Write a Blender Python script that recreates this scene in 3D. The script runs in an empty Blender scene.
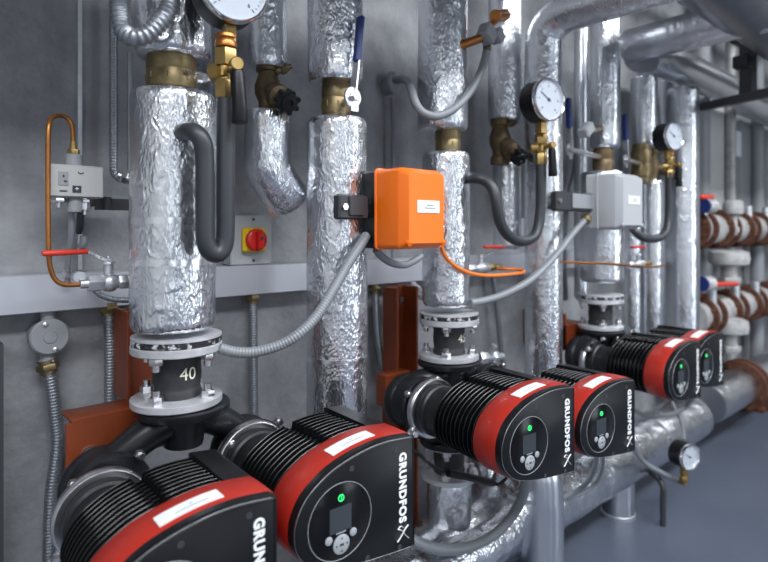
import bpy, math, random
from mathutils import Vector, Matrix, noise
random.seed(7)
scene = bpy.context.scene
COL = scene.collection
# ---------------------------------------------------------------- camera frame
# X runs along the wall away to the right, Y goes into the wall, Z is up, floor at 0
F = 570.0
NN = math.hypot(642.0, F); SS = 642.0/NN; CC = F/NN
H = 1.07
WALL = 1.27
def V(*a): return Vector(a)
def P(x, y, w):
    a = (x-384.0)/F; b = (230.0-y)/F
    z = w/(SS-CC*a)
    return Vector((z*(SS*a+CC), w, H+z*b))
def PS(x, w):            # position along the wall
    a = (x-384.0)/F
    return w/(SS-CC*a)*(SS*a+CC)
def DZ(x, w): return w/(SS-CC*((x-384.0)/F))
def HT(y, x, w): return H+(230.0-y)/F*DZ(x, w)

# ---------------------------------------------------------------- materials
def mat(name, base, metal=0.0, rough=0.5, bump=None, var=None, coat=0.0, emit=None, spec=None, rvar=None):
    m = bpy.data.materials.new(name); m.use_nodes = True
    nt = m.node_tree; b = nt.nodes['Principled BSDF']; L = nt.links
    b.inputs['Base Color'].default_value = (*base, 1)
    b.inputs['Metallic'].default_value = metal
    b.inputs['Roughness'].default_value = rough
    if spec is not None: b.inputs['Specular IOR Level'].default_value = spec
    if coat: b.inputs['Coat Weight'].default_value = coat
    if emit:
        b.inputs['Emission Color'].default_value = (*emit[0], 1)
        b.inputs['Emission Strength'].default_value = emit[1]
    tc = nt.nodes.new('ShaderNodeTexCoord')
    if var:                     # (scale, colour2, contrast lo, hi)
        n = nt.nodes.new('ShaderNodeTexNoise'); n.inputs['Scale'].default_value = var[0]
        n.inputs['Detail'].default_value = 6; n.inputs['Roughness'].default_value = .65
        L.new(tc.outputs['Object'], n.inputs['Vector'])
        r = nt.nodes.new('ShaderNodeValToRGB')
        r.color_ramp.elements[0].position = var[2]; r.color_ramp.elements[1].position = var[3]
        r.color_ramp.elements[0].color = (*base, 1); r.color_ramp.elements[1].color = (*var[1], 1)
        L.new(n.outputs['Fac'], r.inputs['Fac']); L.new(r.outputs['Color'], b.inputs['Base Color'])
    if rvar:
        n = nt.nodes.new('ShaderNodeTexNoise'); n.inputs['Scale'].default_value = rvar[0]; n.inputs['Detail'].default_value = 4
        L.new(tc.outputs['Object'], n.inputs['Vector'])
        mr = nt.nodes.new('ShaderNodeMapRange'); mr.inputs[1].default_value = .3; mr.inputs[2].default_value = .7
        mr.inputs[3].default_value = rvar[1]; mr.inputs[4].default_value = rvar[2]
        L.new(n.outputs['Fac'], mr.inputs[0]); L.new(mr.outputs[0], b.inputs['Roughness'])
    if bump:                    # (scale, strength, distance)
        n = nt.nodes.new('ShaderNodeTexNoise'); n.inputs['Scale'].default_value = bump[0]; n.inputs['Detail'].default_value = 5
        L.new(tc.outputs['Object'], n.inputs['Vector'])
        bp = nt.nodes.new('ShaderNodeBump'); bp.inputs['Strength'].default_value = bump[1]; bp.inputs['Distance'].default_value = bump[2]
        L.new(n.outputs['Fac'], bp.inputs['Height']); L.new(bp.outputs['Normal'], b.inputs['Normal'])
    return m

def foil_mat(name, scale=26.0, dist=.006, rough=.22, zs=.55, base=(.80,.82,.86)):
    m = bpy.data.materials.new(name); m.use_nodes = True
    nt = m.node_tree; b = nt.nodes['Principled BSDF']; L = nt.links
    b.inputs['Base Color'].default_value = (*base, 1); b.inputs['Metallic'].default_value = 1; b.inputs['Roughness'].default_value = rough
    tc = nt.nodes.new('ShaderNodeTexCoord'); mp = nt.nodes.new('ShaderNodeMapping')
    mp.inputs['Scale'].default_value = (1, 1, zs); L.new(tc.outputs['Object'], mp.inputs['Vector'])
    n1 = nt.nodes.new('ShaderNodeTexNoise'); n1.noise_type = 'RIDGED_MULTIFRACTAL'
    n1.inputs['Scale'].default_value = scale; n1.inputs['Detail'].default_value = 3; n1.inputs['Distortion'].default_value = .9
    n1.inputs['Lacunarity'].default_value = 2.1
    L.new(mp.outputs[0], n1.inputs['Vector'])
    v = nt.nodes.new('ShaderNodeTexVoronoi'); v.feature = 'F1'; v.inputs['Scale'].default_value = scale*3.4
    L.new(mp.outputs[0], v.inputs['Vector'])
    n2 = nt.nodes.new('ShaderNodeTexNoise'); n2.inputs['Scale'].default_value = 6; n2.inputs['Detail'].default_value = 2
    L.new(tc.outputs['Object'], n2.inputs['Vector'])
    mix = nt.nodes.new('ShaderNodeMath'); mix.operation = 'MULTIPLY_ADD'; mix.inputs[1].default_value = .25
    L.new(v.outputs['Distance'], mix.inputs[0]); L.new(n1.outputs[0], mix.inputs[2])
    mr = nt.nodes.new('ShaderNodeMapRange'); mr.inputs[1].default_value = .35; mr.inputs[2].default_value = .65
    mr.inputs[3].default_value = .45; mr.inputs[4].default_value = 1
    L.new(n2.outputs[0], mr.inputs[0])
    bp = nt.nodes.new('ShaderNodeBump'); bp.inputs['Distance'].default_value = dist
    L.new(mr.outputs[0], bp.inputs['Strength']); L.new(mix.outputs[0], bp.inputs['Height']); L.new(bp.outputs[0], b.inputs['Normal'])
    return m

M = {}
M['foil'] = foil_mat('crinkled_foil', 58, .0034, .27, .6, (.74,.76,.80))
M['foil_soft'] = foil_mat('smoother_foil', 50, .0034, .28, .6, (.74,.76,.80))
M['foil_jacket'] = foil_mat('smooth_jacket', 7, .002, .3, 1, (.72,.74,.78))
M['foil_tape'] = foil_mat('foil_tape', 30, .0012, .25, 1, (.86,.88,.92))
M['concrete'] = mat('concrete', (.17,.175,.188), 0, .75, (60,.5,.006), (7,(.36,.365,.38),.28,.72))
M['wall_paint'] = mat('light_wall', (.50,.50,.49), 0, .7, (30,.1,.002), (3,(.56,.56,.55),.3,.7))
M['wall_dark'] = mat('shaded_grey_wall', (.09,.095,.105), 0, .7, (30,.1,.002), (3,(.12,.125,.14),.3,.7))  # unseen opposite wall, coloured dark to deepen reflections in foil and pumps
M['ceiling'] = mat('ceiling_paint', (.30,.30,.31), 0, .8, (20,.1,.002))
M['floor'] = mat('floor_coating', (.075,.09,.125), 0, .34, (14,.08,.002), (4,(.092,.108,.145),.3,.7))
M['galv'] = mat('galvanised_steel', (.55,.57,.6), .85, .42, (80,.1,.001), (25,(.66,.68,.71),.35,.65))
M['rail'] = mat('rail_aluminium', (.50,.51,.56), .35, .42, (90,.08,.001))
M['steel'] = mat('zinc_plated_steel', (.72,.72,.74), 1, .3, (120,.15,.001), (40,(.58,.58,.6),.4,.7))
M['plate'] = mat('flange_steel', (.68,.69,.72), .6, .42, (50,.2,.001), (18,(.50,.50,.52),.45,.75))
M['chrome'] = mat('chrome', (.82,.82,.84), 1, .15)
M['brass'] = mat('brass', (.44,.31,.12), .9, .38, (45,.2,.001), (30,(.30,.20,.08),.42,.75))
M['brass_old'] = mat('aged_brass', (.27,.21,.11), .8, .45, (60,.3,.001), (24,(.14,.11,.06),.4,.7))
M['bronze'] = mat('bronze_cast', (.20,.145,.08), .75, .5, (90,.4,.0015), (30,(.11,.08,.05),.4,.7))
M['copper'] = mat('copper_tube', (.46,.19,.055), .85, .36, (30,.1,.001), (20,(.30,.12,.04),.4,.7))
M['rust_paint'] = mat('red_oxide_paint', (.20,.038,.010), 0, .42, (25,.2,.002), (14,(.15,.032,.010),.4,.75))
M['rust'] = mat('rusty_flange', (.085,.028,.014), .2, .65, (60,.5,.003), (25,(.15,.065,.035),.45,.7))
M['white_pipe'] = mat('pale_pipe', (.50,.50,.49), .15, .45, (25,.2,.002), (15,(.26,.26,.26),.4,.7))
M['black'] = mat('black_plastic', (.006,.0065,.008), 0, .34, (220,.05,.0003), spec=.28)
M['duct_dark'] = foil_mat('dark_duct_jacket', 9, .002, .34, 1, (.30,.31,.345))
M['black_gloss'] = mat('black_gloss', (.004,.0042,.005), 0, .2, spec=.25)
M['black_cast'] = mat('black_cast_iron', (.010,.011,.0135), 0, .36, (120,.3,.0008), spec=.4)
M['fin'] = mat('black_aluminium', (.004,.0042,.005), 0, .22, (120,.08,.0003), spec=.3)
M['rubber'] = mat('rubber', (.022,.023,.026), 0, .5, (100,.3,.001), (30,(.035,.036,.04),.4,.7))
M['gasket'] = mat('taped_gasket', (.03,.03,.033), .3, .35, (70,.9,.004), (65,(.75,.76,.78),.52,.58))
M['hose'] = mat('dark_hose', (.03,.034,.040), 0, .42, (160,.15,.0005))
M['conduit_pvc'] = mat('grey_plastic_conduit', (.23,.245,.265), .1, .42)
M['conduit_metal'] = mat('steel_conduit', (.30,.32,.35), .75, .38, (60,.1,.001))
M['grey_plastic'] = mat('grey_plastic', (.27,.28,.30), 0, .42)
M['box_grey'] = mat('box_grey', (.42,.435,.455), 0, .4)
M['switch_paint'] = mat('light_grey_paint', (.42,.42,.41), 0, .42, (60,.08,.0005))
M['dark_grey'] = mat('dark_grey_paint', (.04,.042,.047), .1, .45)
M['orange'] = mat('orange_plastic', (.90,.17,.006), 0, .36, (60,.05,.0005))
M['orange_cable'] = mat('orange_cable', (.82,.20,.02), 0, .38)
M['red'] = mat('red_lacquer', (.36,.022,.013), 0, .38, (140,.05,.0003), spec=.3)
M['red_plastic'] = mat('red_plastic', (.60,.014,.010), 0, .3)
M['red_handle'] = mat('red_handle', (.62,.04,.02), 0, .4)
M['yellow'] = mat('yellow_plastic', (.80,.52,.01), 0, .4)
M['blue'] = mat('blue_plastic', (.012,.03,.16), 0, .38)
M['white'] = mat('white_label', (.74,.75,.78), 0, .5)
M['print'] = mat('print_grey', (.25,.27,.30), 0, .6)
M['dial'] = mat('dial_white', (.46,.50,.56), 0, .25)
M['ink'] = mat('dark_ink', (.03,.03,.035), 0, .5)
M['logo'] = mat('logo_white', (.80,.82,.84), 0, .4)
M['chalk'] = mat('chalk_mark', (.72,.70,.58), 0, .8)
M['lcd'] = mat('display_glass', (.035,.042,.05), 0, .12)
M['button'] = mat('button_grey', (.38,.40,.42), .2, .35)
M['led'] = mat('green_led', (.0,.2,.05), 0, .3, emit=((.05,1,.25), 1.0))
M['lamp'] = mat('lamp_diffuser', (.9,.9,.9), 0, .4, emit=((.93,.96,1), 5))

# ---------------------------------------------------------------- mesh builder
def frame(d):
    d = Vector(d).normalized()
    up = Vector((0,0,1)) if abs(d.z) < .9 else Vector((0,1,0))
    u = d.cross(up).normalized(); v = u.cross(d).normalized()
    return u, v
def smooth_path(pts, step=.006):
    pts = [Vector(p) for p in pts]
    if len(pts) < 3:
        n = max(2, int((pts[-1]-pts[0]).length/step)+1)
        return [pts[0].lerp(pts[-1], i/(n-1)) for i in range(n)]
    ext = [pts[0]*2-pts[1]]+pts+[pts[-1]*2-pts[-2]]
    out = []
    for i in range(1, len(ext)-2):
        p0,p1,p2,p3 = ext[i-1:i+3]
        n = max(2, int((p2-p1).length/step))
        for k in range(n):
            t = k/n
            out.append(.5*((2*p1)+(p2-p0)*t+(2*p0-5*p1+4*p2-p3)*t*t+(3*p1-p0-3*p2+p3)*t**3))
    out.append(pts[-1]); return out
def even(path, step):
    out = [path[0]]; acc = 0
    for a, b in zip(path, path[1:]):
        L = (b-a).length
        if L < 1e-9: continue
        d = step-acc
        while d <= L:
            out.append(a.lerp(b, d/L)); d += step
        acc = L-(d-step)
    return out
class MB:
    def __init__(s): s.v = []; s.f = []
    def rings(s, rings, cap0=True, cap1=True):
        n = len(rings[0]); b = len(s.v)
        for r in rings: s.v += [tuple(p) for p in r]
        for i in range(len(rings)-1):
            for k in range(n):
                a = b+i*n+k; c = b+i*n+(k+1) % n
                s.f.append((a, c, c+n, a+n))
        if cap0: s.f.append(tuple(b+k for k in range(n))[::-1])
        if cap1: s.f.append(tuple(b+(len(rings)-1)*n+k for k in range(n)))
        return s
    def lathe(s, prof, org, axis, n=28, rot=0, cap=True):
        u, v = frame(axis); ax = Vector(axis).normalized(); org = Vector(org)
        R = []
        for r, t in prof:
            R.append([org+ax*t+(u*math.cos(2*math.pi*k/n+rot)+v*math.sin(2*math.pi*k/n+rot))*max(r, 1e-5) for k in range(n)])
        return s.rings(R, cap, cap)
    def cyl(s, a, b, r, n=24, r2=None, bev=0):
        a = Vector(a); b = Vector(b); L = (b-a).length
        r2 = r if r2 is None else r2
        if bev: pr = [(r-bev,0),(r,bev),(r2,L-bev),(r2-bev,L)]
        else: pr = [(r,0),(r2,L)]
        return s.lathe(pr, a, b-a, n)
    def hex(s, a, b, r, rot=0):
        a = Vector(a); b = Vector(b); L = (b-a).length; c = min(.12*r, L*.2)
        return s.lathe([(r*.93,0),(r,c),(r,L-c),(r*.93,L)], a, b-a, 6, rot)
    def tube(s, path, r, n=16, amp=0, sq=1):
        T = []
        for i in range(len(path)):
            a = path[max(i-1,0)]; b = path[min(i+1,len(path)-1)]; T.append((b-a).normalized())
        u, v = frame(T[0]); R = []
        for i, p in enumerate(path):
            u = (u-T[i]*u.dot(T[i])).normalized(); v = T[i].cross(u)
            rr = r(i/(max(1,len(path)-1))) if callable(r) else (r[i] if isinstance(r, list) else r)
            R.append([p+(u*math.cos(2*math.pi*k/n)+v*math.sin(2*math.pi*k/n)*sq)*rr for k in range(n)])
        return s.rings(R)
    def corr(s, path, r, pitch=.0055, depth=.0011, n=14):
        pts = even(path, pitch/4)
        return s.tube(pts, [r-depth*(.5-.5*math.cos(2*math.pi*i/4)) for i in range(len(pts))], n)
    def box(s, c, size, rot=None, bev=0):
        c = Vector(c); hx, hy, hz = [q/2 for q in size]
        rot = rot or Matrix.Identity(3)
        def P3(x, y, z): return tuple(c+rot @ Vector((x, y, z)))
        if bev <= 0:
            b = len(s.v)
            s.v += [P3(x,y,z) for z in (-hz,hz) for x,y in ((-hx,-hy),(hx,-hy),(hx,hy),(-hx,hy))]
            s.f += [tuple(b+i for i in q) for q in ((3,2,1,0),(4,5,6,7),(0,1,5,4),(1,2,6,5),(2,3,7,6),(3,0,4,7))]
            return s
        def ring(ins, z):
            x, y, q = hx-ins, hy-ins, bev
            return [P3(*p, z) for p in ((-x+q,-y),(x-q,-y),(x,-y+q),(x,y-q),(x-q,y),(-x+q,y),(-x,y-q),(-x,-y+q))]
        return s.rings([ring(bev,-hz), ring(0,-hz+bev), ring(0,hz-bev), ring(bev,hz)])
    def prism(s, layers, fr=None):
        # layers: list of (outline [(x,z)], y)
        R = []
        for o, y in layers:
            R.append([Vector((p[0], y, p[1])) if fr is None else fr @ Vector((p[0], y, p[1])) for p in o])
        return s.rings(R)
    def build(s, name, m, parent=None, smooth=True, angle=38, rotfix=False):
        me = bpy.data.meshes.new(name)
        off = Vector((0,0,0))
        if parent is not None: off = root_loc(parent)
        me.from_pydata([tuple(Vector(p)-off) for p in s.v], [], s.f); me.validate()
        me.materials.append(m)
        import bmesh
        bm = bmesh.new(); bm.from_mesh(me); bmesh.ops.recalc_face_normals(bm, faces=bm.faces); bm.to_mesh(me); bm.free()
        if smooth:
            me.polygons.foreach_set('use_smooth', [True]*len(me.polygons))
            me.set_sharp_from_angle(angle=math.radians(angle))
        o = bpy.data.objects.new(name, me); COL.objects.link(o)
        if parent is not None: o.parent = parent
        return o
ROOTS = {}
def root_loc(o):
    l = Vector((0,0,0)); q = o
    while q is not None:
        if q.get('_local'): return Vector((0,0,0))
        l += q.location; q = q.parent
    return l
def tag(o, label, cat, group=None, kind=None):
    if label: o['label'] = label
    if cat: o['category'] = cat
    if group: o['group'] = group
    if kind: o['kind'] = kind
    return o
def thing(name, label, cat, loc, group=None):
    o = bpy.data.objects.new(name, None); COL.objects.link(o); o.empty_display_size = .05
    o.location = loc
    return tag(o, label, cat, group)
def struct(name, mb, m, smooth=False):
    o = mb.build(name, m, None, smooth); o['kind'] = 'structure'; return o
def one(name, mb, m, label, cat, group=None, angle=38):   # a thing that is one mesh
    return tag(mb.build(name, m, None, True, angle), label, cat, group)
def plabel(o, t): o['label'] = t; return o
def text_mesh(name, body, size, m, parent, origin, xdir, ydir, off=.0, extr=.0004, align='LEFT', spacing=1.0):
    cu = bpy.data.curves.new(name, 'FONT'); cu.body = body; cu.size = size; cu.extrude = extr; cu.offset = off
    cu.align_x = align; cu.align_y = 'CENTER'; cu.space_character = spacing; cu.resolution_u = 3
    t = bpy.data.objects.new(name+'_tmp', cu); COL.objects.link(t)
    bpy.context.view_layer.update()
    me = bpy.data.meshes.new_from_object(t.evaluated_get(bpy.context.evaluated_depsgraph_get()))
    bpy.data.objects.remove(t)
    xd = Vector(xdir).normalized(); yd = Vector(ydir).normalized(); zd = xd.cross(yd)
    org = Vector(origin) - (root_loc(parent) if parent else Vector((0,0,0)))
    for v in me.vertices: v.co = org+xd*v.co.x+yd*v.co.y+zd*v.co.z
    me.name = name; me.materials.clear(); me.materials.append(m)
    o = bpy.data.objects.new(name, me); COL.objects.link(o); o.parent = parent
    return o

# ---------------------------------------------------------------- foil pipes
def foil_mesh(path, r, n=64, amp=.002, seed=0, step=.006, pinch=(True,True)):
    pts = even(smooth_path(path, .004), step); mb = MB()
    T = []
    for i in range(len(pts)):
        T.append((pts[min(i+1,len(pts)-1)]-pts[max(i-1,0)]).normalized())
    u, v = frame(T[0]); R = []; so = Vector((seed*3.1, seed*1.7, 0)); N = len(pts)
    for i, p in enumerate(pts):
        u = (u-T[i]*u.dot(T[i])).normalized(); v = T[i].cross(u)
        e = 0
        di = i*step; dj = (N-1-i)*step
        if pinch[0] and di < .018: e -= .005*(1-di/.014)**2 if di < .014 else 0
        if pinch[1] and dj < .018: e -= .005*(1-dj/.014)**2 if dj < .014 else 0
        ring = []
        for k in range(n):
            c = u*math.cos(2*math.pi*k/n)+v*math.sin(2*math.pi*k/n)
            q = p+c*r
            qq = Vector((q.x, q.y, q.z*.6))
            d = 1-abs(noise.noise(qq*16+so))*2
            d = .5*d+.9*(noise.noise(qq*9+so))
            d2 = abs(noise.noise(qq*48+so*2))
            d3 = abs(noise.noise(qq*110+so*3))
            ring.append(q+c*(e+amp*(.9*d-.7*d2-.5*d3)))
        R.append(ring)
    mb.rings(R); return mb
def HF(y, x, w, r): return H+(230.0-y)/F*(DZ(x, w)-r)      # height of an edge seen on the near side of a round body
def vpath(x, w, y0, y1, r=0):
    s = PS(x, w)
    return [Vector((s, w, HF(y0, x, w, r))), Vector((s, w, HF(y1, x, w, r)))]
def foil_pipe(label, path, r, m='foil', n=64, amp=.002, seed=0, step=.006, name='insulated_pipe', cat='pipe', rings=(), group=None, pinch=(True,True)):
    mb = foil_mesh(path, r, n, amp, seed, step, pinch)
    if not rings:
        return one(name, mb, M[m], label, cat, group, 60)
    o = thing(name, label, cat, path[-1] if path[-1].z < path[0].z else path[0], group)
    mb.build('foil_jacket', M[m], o, True, 60)
    for z, hh in rings:
        s, w = path[0].x, path[0].y
        t = foil_mesh([V(s,w,z), V(s,w,z+hh)], r+.0012, 72, amp*.9, seed, hh/4, (False,False))
        t.build('foil_tape', M['foil_tape'], o, True, 60)
    return o

# ================================================================ the room
R0, R1, WN, CE = -2.2, 7.2, -2.9, 2.95
def slab(x0,x1,y0,y1,z0,z1): return MB().box(((x0+x1)/2,(y0+y1)/2,(z0+z1)/2),(x1-x0,y1-y0,z1-z0))
struct('floor', slab(R0,R1,WN,WALL,-.12,0), M['floor'])
struct('wall_back', slab(R0,R1,WALL,WALL+.2,0,CE), M['concrete'])
# the unseen opposite wall; its tall openings are added to streak the foil with highlights
ADDED_WINS = [(-1.75,-1.0),(.35,1.05),(2.85,4.05)]
mw = MB(); xx = R0
def addslab(m, x0,x1,y0,y1,z0,z1): m.box(((x0+x1)/2,(y0+y1)/2,(z0+z1)/2),(x1-x0,y1-y0,z1-z0))
for a_, b_ in ADDED_WINS:
    addslab(mw, xx,a_,WN-.2,WN,0,CE); addslab(mw, a_,b_,WN-.2,WN,0,.2); addslab(mw, a_,b_,WN-.2,WN,2.5,CE); xx = b_
addslab(mw, xx,R1,WN-.2,WN,0,CE)
struct('wall_front', mw, M['wall_dark'])
for k_, (a_, b_) in enumerate(ADDED_WINS):
    mf = MB()
    for q_ in (a_+.02, (a_+b_)/2, b_-.02): addslab(mf, q_-.02,q_+.02,WN-.10,WN-.04,.2,2.5)
    for q_ in (.22,1.3,2.48): addslab(mf, a_,b_,WN-.10,WN-.04,q_-.02,q_+.02)
    struct('window_%d'%(k_+1), mf, M['galv'])  # frames of the added openings, out of view
struct('wall_right', slab(R1,R1+.2,WN,WALL,0,CE), M['wall_paint'])
struct('wall_left', slab(R0-.2,R0,WN,WALL,0,CE), M['wall_paint'])
struct('ceiling', slab(R0,R1,WN,WALL,CE,CE+.15), M['ceiling'])
# concrete joint strips on the wall
s1 = PS(79, WALL)
struct('trim_1', slab(s1-.004,s1+.004,WALL-.008,WALL,H-.08,CE), M['galv'])
s0 = PS(3, WALL-.03)
struct('trim_2', slab(s0-.14,s0-.006,WALL-.08,WALL,0,H-.20), M['dark_grey'])

# aluminium cable rail
rl = thing('cable_rail', 'long pale aluminium cable rail fixed across the concrete wall', 'rail', (PS(0,1.25), WALL, H-.155))
zt, zb = H-.084, H-.155
MB().box(((-1.0+4.2)/2, (WALL+1.222)/2, (zt+zb)/2), (5.2, WALL-1.222, zt-zb), bev=.002).build('rail_body', M['rail'], rl)

# ================================================================ flanges
def bolts(mb, c, r, z0, up, n=4, rr=.0125, ph=math.pi/4, ln=.024):
    for k in range(n):
        a = ph+2*math.pi*k/n
        p = Vector((c[0]+r*math.cos(a), c[1]+r*math.sin(a), z0))
        d = Vector((0,0,1 if up else -1))
        mb.hex(p, p+d*.013, rr, .3+.5*ph)
        mb.cyl(p+d*.013, p+d*ln, rr*.55, 10)
def joint(s, w, z1, z2, rf, rc, label, mark, low=False, group=None, gasket=True):
    # z1: underside of the upper plate, z2: top of the lower plate (world)
    o = thing('rubber_expansion_joint', label, 'pipe joint', (s, w, z2-.013), group)
    m = MB(); m.lathe([(rf-.002,0),(rf,.002),(rf,.013),(rf-.002,.0148)], (s,w,z1), (0,0,1), 56)
    m.build('upper_flange', M['plate'], o)
    m = MB(); m.lathe([(rf-.002,0),(rf,.002),(rf,.012),(rf-.002,.0135)], (s,w,z2-.0135), (0,0,1), 56)
    m.build('lower_flange', M['plate'], o)
    L = z1-z2
    m = MB(); m.lathe([(rc*1.02,0),(rc*1.06,.006),(rc,.014),(rc*.97,.018),(rc*1.0,.022),(rc*1.04,L*.5),(rc*1.0,L-.018),(rc*1.08,L-.008),(rc*1.08,L)], (s,w,z2), (0,0,1), 44)
    b = m.build('rubber_bellows', M['rubber'], o)
    if mark:
        # handwritten number bent round the bellows, facing the room
        cu = text_mesh('number_mark', mark, .031, M['chalk'], o, (0,0,0)+Vector((0,0,0)) if False else root_loc(o), (1,0,0), (0,0,1), .0, 0, 'CENTER')
        rr = rc*1.045+.0012
        for v in cu.data.vertices:
            th = v.co.x/rr + MARKTH; h = v.co.z
            v.co = Vector((rr*math.sin(th), -rr*math.cos(th), h+(z1+z2)/2-.0+.004-o.location.z))
    m = MB(); rb = rf*.78
    for k in range(4):
        for zz, up in ((z1,False),(z2,True)):
            m = MB(); bolts(m, (s,w), rb, zz, up, 1, ph=.62+k*math.pi/2); m.build('bolt', M['steel'], o)
    if gasket:
        m = MB(); m.lathe([(rf-.003,0),(rf-.001,.001),(rf-.001,.009),(rf-.003,.010)], (s,w,z1+.0150), (0,0,1), 56)
        m.build('gasket_band', M['gasket'], o)
        m = MB(); m.lathe([(rf-.004,0),(rf-.001,.0008),(rf-.001,.0045),(rf-.004,.0055)], (s,w,z1+.0252), (0,0,1), 56)
        m.build('counter_flange', M['plate'], o)
    return o
MARKTH = .07

RISER = [ (PS(177,1.02), 0.0, '40'), (PS(449,1.02), -.030, '4S'), (PS(600.5,1.02), -.043, None) ]
RW = 1.02
J = []
labs = ['rubber expansion joint chalked 40 between steel flanges, nearest the camera',
        'rubber expansion joint under the foil pipe right of the orange box',
        'blurred rubber expansion joint below the light grey actuator box']
for i, (s, dz, mk) in enumerate(RISER):
    J.append(joint(s, RW, H-.2177+dz, H-.298+dz*.98, .079, .041, labs[i], mk))

# ---- pump housings (twin cast iron volute bodies)
def housing(s, dz, ds, yaw, label, zc):
    o = thing('pump_housing', label, 'pump housing', (s, RW, zc-.11))
    zt = H-.312+dz
    m = MB()
    m.lathe([(.080,0),(.082,.003),(.082,.013),(.079,.016)], (s,RW,zt-.0175), (0,0,1), 48)
    m.build('top_flange', M['black_cast'], o)
    zl = zc-.115
    m = MB(); m.lathe([(.076,0),(.078,.003),(.078,.013),(.076,.016)], (s,RW,zl-.016), (0,0,1), 48)
    m.build('bottom_flange', M['black_cast'], o)
    m = MB()
    cs, sn = math.cos(yaw), math.sin(yaw)
    m.lathe([(.058,0),(.040,.022),(.034,.06)], (s,RW,zt-.018), (0,0,-1), 28)
    m.lathe([(.056,0),(.046,.03),(.045,.06)], (s,RW,zl), (0,0,1), 28)
    for sg in (-1,1):
        c = Vector((s+sg*ds*cs, RW+.015-sg*ds*sn, zc))
        m.tube(smooth_path([Vector((s,RW,zt-.028)), Vector((s+sg*ds*.42,RW+.004,zt-.043)), c+Vector((-sg*.02,0,.040)), c+Vector((sg*.0,.01,.0))],.01), lambda t: .030-.002*t, 20)
        m.tube(smooth_path([Vector((s,RW,zl+.02)), Vector((s+sg*ds*.45,RW+.005,zl+.035)), c+Vector((0,0,-.03))],.01), .042, 20)
        # scroll ring
        ring = [c+Vector((.040*math.cos(t)*cs, .012-.040*math.cos(t)*sn, .040*math.sin(t))) for t in [2*math.pi*k/40 for k in range(41)]]
        m.tube(ring, [.024+.006*(k/40) for k in range(41)], 16)
        m.lathe([(.064,0),(.067,.004),(.067,.016),(.05,.024)], c+Vector((0,-.050,0)), (0,1,0), 36)
        m.lathe([(.062,0),(.062,.05)], c+Vector((0,-.03,0)), (0,1,0), 24)
    m.build('volute_body', M['black_cast'], o)
    for sg in (-1,1):
        c = Vector((s+sg*ds*cs, RW+.015-sg*ds*sn-.052, zc))
        for k in range(4):
            b = MB()
            a = math.pi/4+k*math.pi/2+.2
            p = c+Vector((.072*math.cos(a), 0, .072*math.sin(a)))
            b.hex(p, p+Vector((0,-.012,0)), .0085); b.cyl(p+Vector((0,-.012,0)), p+Vector((0,-.018,0)), .005, 10); b.build('bolt', M['steel'], o)
    return o

# ---- pump heads
OUT = [(.151,.086),(.1505,.091),(.144,.0955),(.09,.100),(.045,.0965),(0,.086),(-.03,.073),(-.06,.051),(-.077,.022),(-.080,-.006),(-.072,-.032),(-.047,-.057),(-.015,-.070),(.03,-.079),(.09,-.086),(.143,-.0905),(.1495,-.089),(.151,-.085)]
def outline():
    pts = []
    seg = OUT
    n = len(seg)
    sharp = {0,1,2,15,16,17}
    for i in range(n):
        p1, p2 = seg[i], seg[(i+1)%n]
        if i in (17,): k = 12
        else: k = 10
        p0, p3 = seg[i-1], seg[(i+2)%n]
        lin = i in (0,17,16,15,1) 
        for j in range(k):
            t = j/k
            if lin: pts.append((p1[0]+(p2[0]-p1[0])*t, p1[1]+(p2[1]-p1[1])*t))
            else:
                if i == 2: p0 = (.16,.094)
                if i == 14: p3 = (.16,-.0915)
                q = []
                for d in (0,1):
                    q.append(.5*((2*p1[d])+(p2[d]-p0[d])*t+(2*p0[d]-5*p1[d]+4*p2[d]-p3[d])*t*t+(3*p1[d]-p0[d]-3*p2[d]+p3[d])*t**3))
                pts.append(tuple(q))
    return pts
OL = outline()
def inset(ol, d):
    n = len(ol); out = []
    for i in range(n):
        a = Vector(ol[i-1]); b = Vector(ol[(i+1)%n]); t = (b-a).normalized()
        nrm = Vector((-t.y, t.x))          # outline runs counter-clockwise (top going left) -> inside is left
        out.append((ol[i][0]+nrm.x*d, ol[i][1]+nrm.y*d))
    return out
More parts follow.
